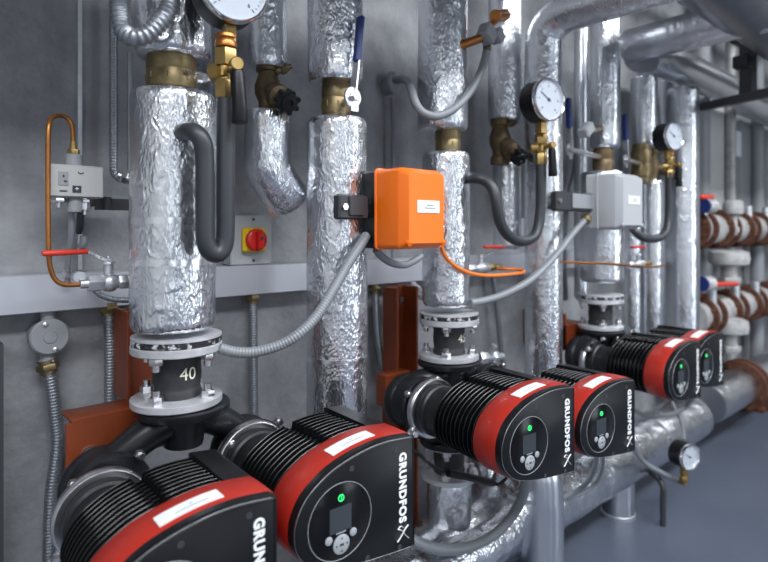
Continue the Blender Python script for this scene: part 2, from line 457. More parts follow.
def pump_head(face, w, yaw, scale, label, label_h='white'):
    p = P(face[0], face[1], w)
    o = thing('circulation_pump', label, 'pump', p, None)
    o.rotation_euler = (0,0,-yaw); o.scale = (1,1,1)
    o['_local'] = 1
    k = scale
    def sc(mb):
        mb.v = [tuple(c*k for c in q) for q in mb.v]; return mb
    # front panel
    m = MB()
    m.prism([(inset(OL,.0048),0),(inset(OL,.0036),.0006),(inset(OL,.0016),.0032),(inset(OL,.0006),.008),(OL,.017)])
    fp = sc(m).build('front_panel', M['black'], o, angle=50); fp['_local'] = 1
    # thin bright line imitating the highlight along the panel's bevelled edge
    m = MB(); loop = [Vector((q[0],.0018,q[1])) for q in inset(OL,.0026)]
    sel = [q for q in loop if q.x < .143]
    top = loop[20:170]
    top = [q for q in top if q.x < .142]
    m.tube(top, .0004, 6); tr = sc(m).build('edge_trim', M['steel'], fp)
    # dial recess ring
    m = MB()
    m.tube([Vector((.057*math.cos(t),-.0004,.057*math.sin(t))) for t in [2*math.pi*i/64 for i in range(65)]], .0005, 6)
    sc(m).build('dial_ring', M['button'], fp)
    m = MB(); m.lathe([(.0555,0),(.0555,.0006),(.055,.0009)], (0,0,0), (0,-1,0), 56)
    sc(m).build('dial_face', M['black_gloss'], fp)
    # display, status ring, buttons
    m = MB(); m.box((-.001,-.0013,.004),(.039,.0012,.037)); sc(m).build('display', M['lcd'], fp, False)
    m = MB(); m.tube([Vector((.0047*math.cos(t),-.0014,.035+.0047*math.sin(t))) for t in [2*math.pi*i/24 for i in range(25)]], .0009, 8)
    m.box((0,-.0018,.035),(.0012,.001,.006)); sc(m).build('status_light', M['led'], fp)
    m = MB(); m.lathe([(.0145,0),(.0145,.0016),(.013,.0024)], (0,-.0008,-.034), (0,-1,0), 32); sc(m).build('button', M['button'], fp)
    m = MB()
    for q in ((.0095,0),(-.0095,0),(0,.0095),(0,-.0095)):
        m.lathe([(.0021,0),(.0021,.0004)], (q[0],-.0032,-.034+q[1]), (0,-1,0), 3)
    m.box((0,-.0033,-.034),(.007,.0004,.0035)); sc(m).build('button_mark', M['ink'], fp, False)
    for q in (-.022, .022):
        m = MB(); m.lathe([(.0062,0),(.0062,.0014),(.0052,.002)], (q,-.0008,-.0225), (0,-1,0), 24); sc(m).build('button', M['button'], fp)
    m = MB(); m.box((0,-.0012,-.0165),(.018,.0005,.0016)); sc(m).build('display_caption', M['button'], fp, False)
    # panel screws
    for q in ((.02,.073),(.108,.080),(-.053,-.014),(.05,-.073),(.115,-.079)):
        m = MB(); m.lathe([(.0045,0),(.0045,.0006),(.0025,.0008),(.0022,.0001)], (q[0],-.0001,q[1]), (0,-1,0), 14); sc(m).build('panel_screw', M['dark_grey'], fp)
    # lettering, read from top to bottom
    t = text_mesh('lettering', 'GRUNDFOS', .0205*k, M['logo'], fp, (.121*k,-.0006*k,.068*k), (0,0,-1), (1,0,0), .0010*k, .0003, 'LEFT', 1.15)
    me = t.data; zs = [v.co.z for v in me.vertices]; z0, z1 = min(zs), max(zs)
    for v in me.vertices: v.co.z = .073*k-(z1-v.co.z)/(z1-z0)*.114*k
    m = MB()
    m.tube(smooth_path([V(.110,-.0008,-.069),V(.118,-.0008,-.062),V(.126,-.0008,-.053),V(.133,-.0008,-.048)],.002), .0018, 6, sq=.35)
    m.tube(smooth_path([V(.111,-.0008,-.049),V(.119,-.0008,-.053),V(.126,-.0008,-.062),V(.134,-.0008,-.070)],.002), .0018, 6, sq=.35)
    m.tube(smooth_path([V(.111,-.0008,-.049),V(.117,-.0008,-.0455),V(.1225,-.0008,-.049)],.002), .0013, 6, sq=.35)
    sc(m).build('emblem', M['logo'], fp)
    # red cover
    m = MB(); m.prism([(inset(OL,.0004),.0165),(inset(OL,-.0008),.0185),(inset(OL,-.0012),.045),(inset(OL,-.0004),.076),(inset(OL,.0014),.0785)])
    rc_ = sc(m).build('red_cover', M['red'], o, angle=50)
    # sticker on the cover: strip that follows the surface
    ol = inset(OL,-.0022)
    idx = [i for i in range(len(ol)) if ol[i][1] > 0 and .000 <= ol[i][0] <= .090]
    a = [Vector((ol[i][0],.026,ol[i][1])) for i in idx]; b = [Vector((ol[i][0],.052,ol[i][1])) for i in idx]
    m = MB(); bb = len(m.v)
    lo = inset(OL,-.0009)
    ai = [Vector((lo[i][0],.026,lo[i][1])) for i in idx]; bi = [Vector((lo[i][0],.052,lo[i][1])) for i in idx]
    m.rings([[a[i],b[i],bi[i],ai[i]] for i in range(len(idx))])
    st = sc(m).build('name_sticker', M['white'], rc_, angle=50)
    ol2 = inset(OL,-.0026); m = MB()
    for yy, i0, i1 in ((.0345,4,-5),(.041,8,-9)):
        ii = idx[i0:i1]
        m.tube([Vector((ol2[i][0],yy,ol2[i][1])) for i in ii], .0006, 4)
    sc(m).build('sticker_print', M['print'], rc_)
    # heat sink
    m = MB()
    def shr(o_, y):     # taper to the rear
        f = 1-.05*(y-.078)/.13
        return [(q[0]*f+(0 if q[0]<.1 else q[0]*(1-f)), q[1]*f) for q in o_]
    def notch(o_):
        ins = inset(o_,.011)
        return [ins[i] if (o_[i][1] > 0 and .020 < o_[i][0] < .031) else o_[i] for i in range(len(o_))]
    m.prism([(inset(OL,.018),.076),(shr(inset(OL,.018),.20),.205)])
    y = .083
    while y < .204:
        fo = notch(shr(inset(OL,.0025),y))
        m.prism([(inset(fo,.0008),y),(fo,y+.0007),(fo,y+.0017),(inset(fo,.0008),y+.0025)]); y += .0134
    hs = sc(m).build('heat_sink', M['fin'], o, angle=40)
    # smooth terminal cover along the right flank
    m = MB(); r_ = [q for q in inset(OL,-.0004) if q[0] > .108]
    r_.sort(key=lambda q: (0,0))
    tp = sorted([q for q in inset(OL,.0) if q[0] > .106 and q[1] > 0], key=lambda q: q[0])
    bt = sorted([q for q in inset(OL,.0) if q[0] > .106 and q[1] <= 0], key=lambda q: -q[0])
    poly = tp+bt
    m.prism([(poly,.078),(poly,.206),([(q[0]*.985,q[1]*.97) for q in poly],.211)])
    sc(m).build('terminal_cover', M['black'], o, angle=40)
    # motor can and clamp
    m = MB(); m.lathe([(.064,.19),(.062,.215),(.057,.222),(.057,.262),(.061,.266),(.061,.284),(.058,.288),(.058,.315)], (0,0,0), (0,1,0), 48)
    sc(m).build('motor_can', M['black_cast'], o)
    m = MB(); m.lathe([(.060,.288),(.069,.287),(.0715,.2895),(.0725,.297),(.0715,.3045),(.069,.307),(.060,.306)], (0,0,0), (0,1,0), 56, cap=False)
    cr = sc(m).build('clamp_ring', M['steel'], o)
    m = MB()
    c0 = Vector((-.062,.297,-.045))
    m.box(c0,(.03,.016,.016), Matrix.Rotation(-.9,3,'Y'), .002); m.hex(c0+V(-.004,-.02,0), c0+V(-.004,-.006,0), .008); m.cyl(c0+V(-.02,0,-.012),c0+V(.012,0,.014),.004,10)
    sc(m).build('clamp_screw', M['steel'], cr)
    return o

HS = [((0,0),0)]
p1a = P(340.7,521,.68)
# nearest head: 0.235 m to the left of its twin
def px_of(v):   # world -> photo pixel
    s, w, h = v.x, v.y, v.z-H
    z = s*CC+w*SS; X = s*SS-w*CC
    return 384+F*X/z, 230-F*h/z
fx, fy = px_of(V(.250,.67,H-.448))
pump_head((fx,fy), .67, .05, 1, 'red and black circulation pump in the bottom left corner, cut off below')
pump_head((340.7,521), .68, .05, 1, 'large red and black circulation pump in the foreground, its round display fully in view')
pump_head((529.2,445.4), .66, .1, 1.0, 'red and black circulation pump below the orange box, left one of the middle pair')
pump_head((601,428), .637, .1, .94, 'red and black circulation pump, right one of the middle pair, partly hidden')
pump_head((680.7,377.6), .70, .04, .99, 'distant red and black circulation pump, left one of the far pair')
pump_head((706,366), .70, .04, .99, 'farthest red and black circulation pump, beside the silver header at the right')
housing(RISER[0][0]+.012, 0, .130, .03, 'black cast iron twin housing behind the two nearest pumps', H-.435)
housing(RISER[1][0], -.030, .121, .1, 'black cast iron twin housing behind the middle pair of pumps', H-.435)
housing(RISER[2][0], -.043, .105, 0, 'black cast iron twin housing behind the far pair of pumps', H-.44)

# lower joints and stub pipes down to the header
HZ = .215
for i, (s, dz, mk) in enumerate(RISER):
    joint(s, RW, H-.567, H-.640, .077, .040, ['rubber expansion joint under the nearest twin pump, above the floor header','rubber expansion joint under the middle twin pump with cable tied across','rubber expansion joint under the far twin pump'][i], None, gasket=False)
    foil_pipe(['short foil stub pipe between header and nearest pump pair','short foil stub pipe between header and middle pump pair','short foil stub pipe between header and far pump pair'][i],
        [V(s,RW,H-.656), V(s,RW,HZ+.06)], .058, seed=20+i, n=56)

# ================================================================ risers
z1 = DZ(171,RW)
def ring_at(x, ys, hpx=8):
    return [(HT(y+hpx, x, RW), abs(HT(y, x, RW)-HT(y+hpx, x, RW))) for y in ys]
foil_pipe('thick foil wrapped riser pipe at left, between brass valve and the joint chalked 40', vpath(173.5,RW,84,337,.0735), .0735, n=96, amp=.0024, seed=1, step=.005, rings=ring_at(173,[216,256]))
foil_pipe('foil wrapped pipe at the top left above the big brass valve', vpath(173.5,RW,-60,48,.066), .066, n=96, amp=.0034, seed=2, step=.005)
foil_pipe('foil wrapped riser pipe behind the orange box bracket, below the blue-handled valve', vpath(337,RW,114,640,.0675), .0675, n=88, amp=.0024, seed=3, step=.006, rings=ring_at(337,[300,352],6))
foil_pipe('foil wrapped pipe above the blue-handled brass valve', vpath(335.5,RW,-60,78,.062), .062, n=80, amp=.002, seed=4)
foil_pipe('foil wrapped riser pipe right of the orange box, down to its flanges', vpath(446,RW,150,309,.0625), .0625, n=80, amp=.0026, seed=5)
foil_pipe('foil wrapped pipe above the orange box with a sensor pocket in its side', vpath(442.5,RW,-60,127,.0655), .0655, m='foil_soft', n=80, amp=.0014, seed=6)
foil_pipe('foil wrapped riser pipe below the light grey box', vpath(602,RW,170,284,.074), .074, m='foil_soft', n=64, amp=.0018, seed=7)
foil_pipe('foil wrapped pipe above the light grey box', vpath(605,RW,-110,148,.052), .052, m='foil_soft', n=56, amp=.0012, seed=8)
# pipe with elbow at the top that runs into the room
s4 = PS(543.5,RW); zt4 = HT(20,543.5,RW)
foil_pipe('long foil wrapped pipe bending off the wall at the top, passing behind the second gauge', [V(s4,RW,HT(480,543.5,RW)), V(s4,RW,1.2), V(s4,RW,zt4-.12), V(s4,RW-.012,zt4-.045), V(s4,RW-.05,zt4-.01), V(s4,RW-.12,zt4), V(s4,.55,zt4)], .0585, n=64, amp=.0018, seed=9)
# pipes close to the wall
BW = 1.14
sA = PS(268,BW)
foil_pipe('narrow foil wrapped pipe at the top beside the first gauge', vpath(268,BW,-60,66,.043), .043, m='foil_soft', n=64, amp=.0012, seed=10)
foil_pipe('foil wrapped elbow pipe bending right, above the red and yellow switch', [P(268,112,BW-.02), P(268,140,BW-.02), P(268,163,BW-.02), P(270,172,BW-.02), P(280,188,BW-.02), P(291,205,BW-.015)], .051, n=72, amp=.0026, seed=11)
foil_pipe('foil wrapped pipe between the sensor and the second gauge', vpath(505,BW,-40,121,.055), .055, m='foil_soft', n=64, amp=.0012, seed=12)
foil_pipe('foil wrapped pipe behind the hanging loop of the second gauge', vpath(507,BW,160,250,.046), .046, m='foil_soft', n=56, amp=.0012, seed=13)
foil_pipe('smooth grey jacketed pipe left of the pipe over the grey box', vpath(581,1.16,-110,300,.026), .026, m='foil_jacket', n=32, amp=.0004, seed=14)
foil_pipe('foil wrapped pipe under the overhead elbow, left of the third gauge', vpath(644,RW,72,146,.050), .050, m='foil_soft', n=48, amp=.001, seed=15)
foil_pipe('foil wrapped pipe under the third brass valve, left of the third gauge tube', vpath(652,1.06,180,340,.042), .042, m='foil_soft', n=48, amp=.0012, seed=16)
foil_pipe('slim foil pipe close beside the thick far riser', vpath(632,1.12,160,345,.036), .036, m='foil_soft', n=40, amp=.001, seed=17)
foil_pipe('thick bright foil riser pipe, last of the pipes before the rusty valves', vpath(683,RW,85,352,.066), .066, m='foil_soft', n=48, amp=.001, seed=18)
foil_pipe('dull foil pipe behind the third gauge', vpath(664,1.16,60,345,.045), .045, m='foil_jacket', n=40, amp=.001, seed=19)

# ================================================================ brass valves
def brass_valve(x, w, y0, y1, r, label, lever=None, nut=0, marks=False, mt='brass_old', seed=0):
    s = PS(x,w); zt = HF(y0,x,w,r)+.012; zb = HF(y1,x,w,r)-.012; L = zt-zb
    o = thing('ball_valve', label, 'valve', (s,w,zb))
    m = MB()
    m.lathe([(r*.86,0),(r*.9,.002),(r*.9,L*.14),(r*.97,L*.16),(r,L*.2),(r,L*.48),(r*.985,L*.49),(r*.985,L*.51),(r,L*.52),(r,L*.8),(r*.95,L*.82),(r*.95,L*.86),(r*.88,L*.87),(r*.88,L)], (s,w,zb), (0,0,1), 36)
    for k in range(8):
        a = k*math.pi/4+.3
        p = Vector((s+r*.985*math.cos(a), w+r*.985*math.sin(a), zb+L*.3)); m.cyl(p, p+V(0,0,L*.12), r*.06, 8)
    m.build('valve_body', M[mt], o)
    if marks:
        t = text_mesh('stamped_mark', 'IO', .011, M['ink'], o, (s+.012,w-r-.0012,zb+L*.42), (1,.25,0), (0,0,1), .0002, .0008, 'CENTER')
    if nut:
        d = Vector((math.cos(nut),math.sin(nut),0)); p = Vector((s,w,(zt+zb)/2-.003))+d*r*.9
        m = MB(); m.cyl(p, p+d*.014, .012, 18); m.hex(p+d*.014, p+d*.023, .0095); m.cyl(p+d*.023,p+d*.03,.005,12)
        m.build('stem_nut', M['steel'], o)
    if lever:
        (xa,ya),(xb,yb),lw = lever
        a = P(xa,ya,lw); b = P(xb,yb,lw)
        c = Vector((s+r*.3,w,a.z))
        m = MB(); m.cyl(c, a+V(0,-.004,0), .009, 16); m.hex(a+V(0,-.003,0), a+V(0,-.012,0), .0095)
        e = a.lerp(b,.42)
        d = (e-a); L2 = d.length
        rot = d.to_track_quat('Z','Y').to_matrix()
        m.box(a.lerp(e,.5)+V(0,.0,0), (.024,.004,L2*1.12), rot, .0015)
        m.cyl(a+V(0,-.001,0), a+V(0,.004,0), .021, 24)
        m.box(a+V(.004,.0,-.022),(.02,.003,.014))
        m.build('lever', M['steel'], o)
        d = b-e; rot = d.to_track_quat('Z','Y').to_matrix()
        m = MB(); m.box(e.lerp(b,.5), (.020,.013,d.length), rot, .004); plabel(m.build('grip', M['blue'], o), 'blue plastic grip')
    return o
brass_valve(171.5,RW,48,84,.043,'large stamped brass valve between the two thickest foil pipes at left',nut=-.25,marks=True)
brass_valve(336,RW,78,114,.032,'brass valve with a long upright blue lever',lever=((353,97),(361,16),.935))
brass_valve(448,RW,127,150,.034,'brass valve directly above the orange box',nut=0)
brass_valve(603,RW,148,170,.036,'blurred brass valve above the light grey box', lever=((570,150),(568,98),.99), mt='bronze')
brass_valve(641,RW,146,180,.038,'distant brass valve left of the third gauge', lever=((626,160),(624.5,114),.99), mt='brass_old')

def balancing_valve(x, y0, y1, w, r, knob, label, sc=1):
    s = PS(x,w); zt = HF(y0,x,w,r)+.012; zb = HF(y1,x,w,r)-.012; L = zt-zb
    o = thing('balancing_valve', label, 'valve', (s,w,zb))
    m = MB()
    m.lathe([(r*.95,0),(r,.003),(r,L*.16),(r*.8,L*.2),(r*.8,L*.3),(r*1.12,L*.45),(r*1.15,L*.6),(r*.85,L*.78),(r*.85,L*.84),(r*1.02,L*.86),(r*1.02,L)], (s,w,zb), (0,0,1), 28)
    c = Vector((s,w,zb+L*.55)); k = P(*knob, w-.105*sc)
    d = (k-c).normalized()
    m.lathe([(r*.75,0),(r*.75,.04*sc),(r*.98,.045*sc),(r*.98,.07*sc),(r*.6,.075*sc),(r*.5,.10*sc)], c, d, 24)
    m.build('valve_body', M['bronze'], o)
    e = Vector((s+r*.4,w-r*.6,zb+L*.86)); f = Vector((.8,-.45,.35)).normalized()
    m = MB(); m.cyl(e, e+f*.03*sc, .009*sc, 14); m.hex(e+f*.012*sc, e+f*.024*sc, .013*sc); m.cyl(e+f*.03*sc, e+f*.038*sc, .006*sc, 12)
    m.build('measuring_nipple', M['brass_old'], o)
    m = MB(); e = c+d*.095*sc
    ax_u, ax_v = frame(d)
    m.lathe([(.018*sc,0),(.022*sc,.004*sc),(.022*sc,.02*sc),(.018*sc,.027*sc),(.008*sc,.028*sc),(.006*sc,.024*sc)], e, d, 28)
    for q in range(7):
        a = 2*math.pi*q/7
        pp = e+(ax_u*math.cos(a)+ax_v*math.sin(a))*.021*sc
        m.cyl(pp, pp+d*.024*sc, .0062*sc, 10)
    m.build('hand_knob', M['black'], o)
    return o
balancing_valve(268,66,112,BW,.026,(289,103),'old bronze balancing valve with black star knob, above the foil elbow at left')
balancing_valve(500,121,160,BW-.01,.030,(524,162),'bronze balancing valve with black star knob, left of the second gauge', 1.0)
balancing_valve(652,150,185,1.08,.026,(686,176),'distant bronze balancing valve with black star knob, right of the third gauge tube', 1.0)

# ================================================================ gauges with siphon tubes
def gauge(x, y, w, dia, yaw, label, stem_down=True):
    c = P(x,y,w); r = dia/2
    o = thing('pressure_gauge', label, 'gauge', c)
    o['_local'] = 1
    o.rotation_euler = (0,0,-yaw)
    m = MB(); m.lathe([(r*.8,.060),(r*.93,.056),(r*.98,.047),(r*.98,.004),(r*.9,.004)], (0,0,0), (0,1,0), 56); m.build('case', M['black'], o)
    m = MB(); m.lathe([(r*.90,.002),(r*.905,-.004),(r*.95,-.006),(r,-.002),(r,.006),(r*.97,.008)], (0,0,0), (0,1,0), 64, cap=False); m.build('bezel', M['chrome'], o)
    m = MB(); m.lathe([(r*.915,.003),(r*.915,.001)], (0,0,0), (0,1,0), 56); f = m.build('dial_face', M['dial'], o)
    m = MB()
    for k in range(31):
        a = math.radians(225-k*9); q = Vector((math.cos(a),0,math.sin(a))); L = .10 if k % 5 == 0 else .05
        rot = Matrix.Rotation(-a,3,'Y')
        m.box(q*r*(.82-L/2)+V(0,.0006,0),(r*L,.0005,r*(.022 if k%5==0 else .012)), rot)
    m.build('scale_marks', M['ink'], f, False)
    for k, t in enumerate(('0','1','2','3','4','5','6')):
        a = math.radians(225-k*45)
        text_mesh('scale_number', t, r*.17, M['ink'], f, (r*.6*math.cos(a),.0006,r*.6*math.sin(a)), (1,0,0), (0,0,1), 0, .0002, 'CENTER')
    a = math.radians(150); m = MB()
    d = Vector((math.cos(a),0,math.sin(a)))
    rot = Matrix.Rotation(-a,3,'Y')
    m.box(d*r*.24+V(0,-.001,0),(r*.75,.0008,r*.03), rot); m.cyl((0,-.002,0),(0,.0005,0),r*.07,16); m.build('needle', M['ink'], f)
    m = MB(); m.box((0,.026,-r-.012),(.020,.020,.036),None,.002); m.build('stem', M['brass'], o)
    return o, c
def cock(base, top_z, label, sc=1):
    sc *= 1.12
    # vertical needle cock; base = where the tube ends
    x, w, z = base; L = top_z-z
    o = thing('gauge_cock', label, 'valve', base)
    m = MB()
    m.hex((x,w,z),(x,w,z+L*.28),.0165*sc); m.lathe([(.013*sc,0),(.013*sc,L*.22)],(x,w,z+L*.26),(0,0,1),20)
    m.box((x,w,z+L*.40),(.026*sc,.026*sc,L*.2),None,.003); m.hex((x,w,z+L*.5),(x,w,z+L*.76),.0175*sc)
    m.cyl((x-.004,w+.004,z+L*.42),(x-.012,w+.020,z+L*.42),.016*sc,18)
    m.build('cock_body', M['brass'], o)
    m = MB(); m.lathe([(.012*sc,0),(.016*sc,L*.03),(.0165*sc,L*.10),(.014*sc,L*.14),(.0165*sc,L*.17),(.0155*sc,L*.22),(.011*sc,L*.24)],(x,w,z+L*.76),(0,0,1),26); plabel(m.build('union_ring', M['copper'], o), 'copper coloured union ring')
    d = Vector((-.16,-.98,.02)).normalized(); p = Vector((x+.004,w,z+L*.44))
    m = MB(); m.cyl(p,p+d*.036*sc,.007*sc,16); m.cyl(p+d*.030*sc,p+d*.044*sc,.0100*sc,20,bev=.0015); m.build('spindle', M['brass'], o)
    q = p+d*.034*sc
    m = MB(); m.lathe([(.008*sc,0),(.0105*sc,.008),(.0115*sc,.06*sc),(.0125*sc,.075*sc),(.011*sc,.079*sc)], q+V(.003,0,-.006), Vector((.06,.0,-1)), 22); m.build('handle', M['black'], o)
    return o
GW = .89
# first gauge
g1x = 226
zb1 = HT(97,g1x,GW)
path = [P(182,133,.955),P(187,131,.925),P(194,132,.90),P(202,141,GW),P(204.5,158,GW),P(205,190,GW),P(205,230,GW),P(206,242,GW),P(209.5,250.5,GW),P(215.5,254,GW),P(221.5,250.5,GW),P(224.5,242,GW),P(225.5,230,GW),P(225.5,190,GW),P(226,97,GW)]
one('siphon_tube', MB().tube(smooth_path(path,.006), .0155, 24), M['hose'], 'thick dark grey U-shaped siphon tube hanging in front of the left foil pipe', 'tube', None, 60)
gg, gc = gauge(234.5,-13,.86,.118,.12,'large pressure gauge cut off by the top edge, above the brass cock at left')
cock(P(226,99,GW), HT(34,226,GW), 'brass gauge cock with black lever below the cut-off gauge at the top left')
# second
path = [P(469,178,.965),P(475,178,.94),P(484,180,.92),P(492,188,.9),P(496,203,GW),P(500,222,GW),P(508,235,GW),P(520,241,GW),P(532,238,GW),P(538,228,GW),P(540.5,210,GW),P(541,185,GW),P(541,163,GW)]
one('siphon_tube', MB().tube(smooth_path(path,.006), .0142, 20), M['hose'], 'dark grey siphon tube looping from beside the orange box up to the second gauge', 'tube', None, 60)
gauge(549,99.5,.85,.118,.16,'round white pressure gauge with chrome rim beside the orange box, second from the left')
cock(P(541,165,GW), HT(124,541,GW), 'brass gauge cock with black lever under the second gauge', .88)
# third
path = [P(628,222,.965),P(634,230,.93),P(642,237,.91),P(653,239,.9),P(662,236,GW),P(667,228,GW),P(669,215,GW),P(669.5,190,GW),P(669.5,172,GW)]
one('siphon_tube', MB().tube(smooth_path(path,.006), .0145, 18), M['hose'], 'dark grey siphon tube curling up from behind the grey box to the third gauge', 'tube', None, 60)
gauge(674,136,.86,.106,.2,'small looking distant white pressure gauge above the third siphon tube')
cock(P(669.5,178,GW), HT(150,669.5,GW), 'brass gauge cock under the distant third gauge', .85)

# ================================================================ actuator boxes
def act_box(xl, xr, yt, yb, wf, wb, mc, mback, label, logo):
    sl = PS(xl,wf); sr = PS(xr,wf); zt = HT(yt,xl,wf); zb = HT(yb,xl,wf)
    o = thing('actuator_box', label, 'control box', (sl, wb, zb))
    cx = (sl+sr)/2; cz = (zt+zb)/2; W = sr-sl; Z = zt-zb; D = wb-wf
    def rr(ins, c):
        a, b = W/2-ins, Z/2-ins; q = []
        for sx, sz, st in ((1,1,0),(-1,1,90),(-1,-1,180),(1,-1,270)):
            for k in range(5):
                t = math.radians(st+k*22.5); q.append((cx+sx*(a-c)+c*math.cos(t), cz+sz*(b-c)+c*math.sin(t)))
        return q
    m = MB(); m.prism([(rr(.012,.006),wf),(rr(.0105,.007),wf+.002),(rr(.001,.010),wf+.020),(rr(0,.010),wf+.022),(rr(0,.010),wf+D*.66),(rr(-.003,.010),wf+D*.67),(rr(-.003,.010),wf+D*.70)])
    c = m.build('cover', mc, o, angle=30)
    m = MB(); m.prism([(rr(-.001,.009),wf+D*.70),(rr(-.001,.009),wb),(rr(.004,.006),wb+.003)]); m.build('back_case', mback, o, angle=30)
    m = MB(); m.box((cx-.004+W*.06,wf-.0008,cz-.0+.004),(W*.52,.0016,Z*.155),None,0); st = m.build('name_sticker', M['white'], c, False)
    m = MB(); m.box((cx+W*.06,wf-.0018,cz+.007),(W*.16,.0004,.0022)); m.box((cx+W*.06,wf-.0018,cz+.001),(W*.26,.0004,.0018)); m.build('sticker_print', M['print'], c, False)
    for sx in (-1,1):
        m = MB(); m.cyl((cx+sx*(W/2-.013),wf+.006,zb+.014),(cx+sx*(W/2-.013),wf-.0025,zb+.010),.0062,16,bev=.001); m.build('cover_screw', mc, c)
    return o, (sl,sr,zt,zb)
ob, obd = act_box(405,447.5,166,249.5,.83,.961,M['orange'],M['black'],'bright orange actuator control box with a small white label','')
gb, gbd = act_box(621.5,644,172,229,.82,.935,M['box_grey'],M['box_grey'],'blurred light grey actuator control box with a white label','')
# brackets that strap the boxes to the pipes behind
def strap(x0, x1, y0, y1, w, sB, label, pale):
    a = P(x0,(y0+y1)/2,w); b = P(x1,(y0+y1)/2,w); h = (y1-y0)/F*DZ((x0+x1)/2,w)
    o = thing('pipe_bracket', label, 'bracket', (a.x,w,a.z-h/2))
    c = (a+b)/2; L = (b.x-a.x)
    MB().box((c.x,w+.012,a.z),(L,.024,h),None,.004).build('bracket_arm', M['dark_grey'], o)
    MB().box((c.x+L*.05,w-.002,a.z+.002),(L*.5,.006,h*.78),None,.002).build('clamp_plate', pale, o)
    m = MB(); m.hex((a.x+.012,w+.002,a.z),(a.x+.012,w-.006,a.z),.008); m.build('clamp_bolt', M['steel'], o)
    return o
strap(339.5,369,194,219,.925,0,'dark grey pipe bracket holding the orange box against the foil pipe',M['dark_grey'])
strap(557,603,191,210,.915,0,'dark pipe bracket with pale plate left of the grey box',M['grey_plastic'])

# ================================================================ flexible conduits
def conduit(label, pts, r, m='conduit_metal', corr=True, pitch=.006, name='flexible_conduit', cat='conduit', n=14, glands=(), depth=.0013):
    path = smooth_path([P(*q) for q in pts], .004)
    mb = MB()
    if corr: mb.corr(path, r, pitch, depth, n)
    else: mb.tube(path, r, n)
    if not glands: return one(name, mb, M[m], label, cat, None, 70)
    o = thing(name, label, cat, path[-1])
    mb.build('sleeve', M[m], o, True, 70)
    for g in glands:
        a, b = (path[0], path[5]) if g == 0 else (path[-1], path[-6])
        d = (b-a).normalized(); k = MB()
        k.cyl(a-d*.012, a+d*.014, r*1.25, 18); k.hex(a-d*.004, a+d*.008, r*1.6); k.build('gland', M['brass_old'] if g == 0 else M['steel'], o)
    return o
conduit('grey ribbed flexible conduit sagging from the orange box across to the nearest flange', [(366,236,.945),(360,246,.93),(348,264,.92),(334,288,.91),(318,314,.905),(300,333,.905),(280,345,.92),(255,352,.94),(235,352,.955),(219,348,.965)], .0105, 'conduit_pvc', pitch=.0058)
conduit('grey conduit looping under the orange box toward the flanged riser', [(376,250,.94),(382,257,.95),(392,263,.96),(404,265,.97),(414,261,.975),(421,256,.98)], .0085, 'conduit_pvc', False)
conduit('smooth grey conduit from the grey box down across to the middle riser', [(586,219,.92),(574,232,.92),(560,250,.915),(544,268,.91),(526,283,.91),(505,294,.93),(487,300,.95),(471,303,.965)], .0105, 'conduit_pvc', True, pitch=.005, depth=.0006, glands=(0,))
conduit('thick dark ribbed conduit bending in front of the pipe in the top left corner', [(123,-30,.98),(121,0,.975),(121,18,.965),(125,32,.955),(135,38,.94),(148,34,.93),(160,22,.925),(168,10,.925),(176,-20,.925)], .0155, 'conduit_metal', pitch=.0085, depth=.003)
conduit('straight ribbed steel conduit on the wall left of the thick pipe', [(113,-60,1.235),(113.5,60,1.235),(113.5,160,1.235),(114,172,1.235),(119,178,1.232),(126,178,1.225)], .0085, 'conduit_metal', glands=(1,))
one('wall_tube', MB().tube([P(130,53,1.18),P(130,90,1.18),P(130,170,1.18)], .0055, 14), M['conduit_metal'], 'thin steel tube on the wall tight beside the left foil pipe', 'tube')
conduit('steel conduit dropping from the rail left of the rust red upright', [(110,308,1.235),(110.5,350,1.235),(110.5,400,1.235),(111,440,1.235),(111,562,1.235)], .0130, 'conduit_metal', glands=(0,))
conduit('steel conduit dropping from the rail under the red and yellow switch', [(252.5,297,1.24),(253,330,1.24),(253.5,390,1.24),(254,520,1.24)], .0115, 'conduit_metal', glands=(0,))
conduit('steel conduit beside the rust red channel under the orange box', [(375,288,1.24),(377,330,1.235),(381,360,1.23),(385,385,1.225),(386,480,1.22)], .011, 'conduit_metal', glands=(0,))
conduit('thin grey conduit on the wall right of the middle flanges', [(493,278,1.235),(496,300,1.235),(500,340,1.235),(503,366,1.235),(503,420,1.235)], .009, 'conduit_metal', False)
conduit('thin grey conduit on the wall behind the bent foil pipe', [(566,300,1.23),(563,250,1.23),(568,200,1.23),(574,175,1.23),(578,145,1.2)], .012, 'conduit_pvc', True, depth=.0006)
conduit('small ribbed conduit behind the red-handled ball valve', [(90,283,1.205),(98,293,1.2),(108,298,1.195),(120,300,1.19),(135,300,1.19)], .0062, 'conduit_metal', pitch=.0045)
# ribbed conduit behind gauge 1
conduit('narrow ribbed conduit on the wall behind the first brass cock', [(211,-40,1.23),(211,30,1.23),(211,150,1.23)], .0075, 'conduit_metal')
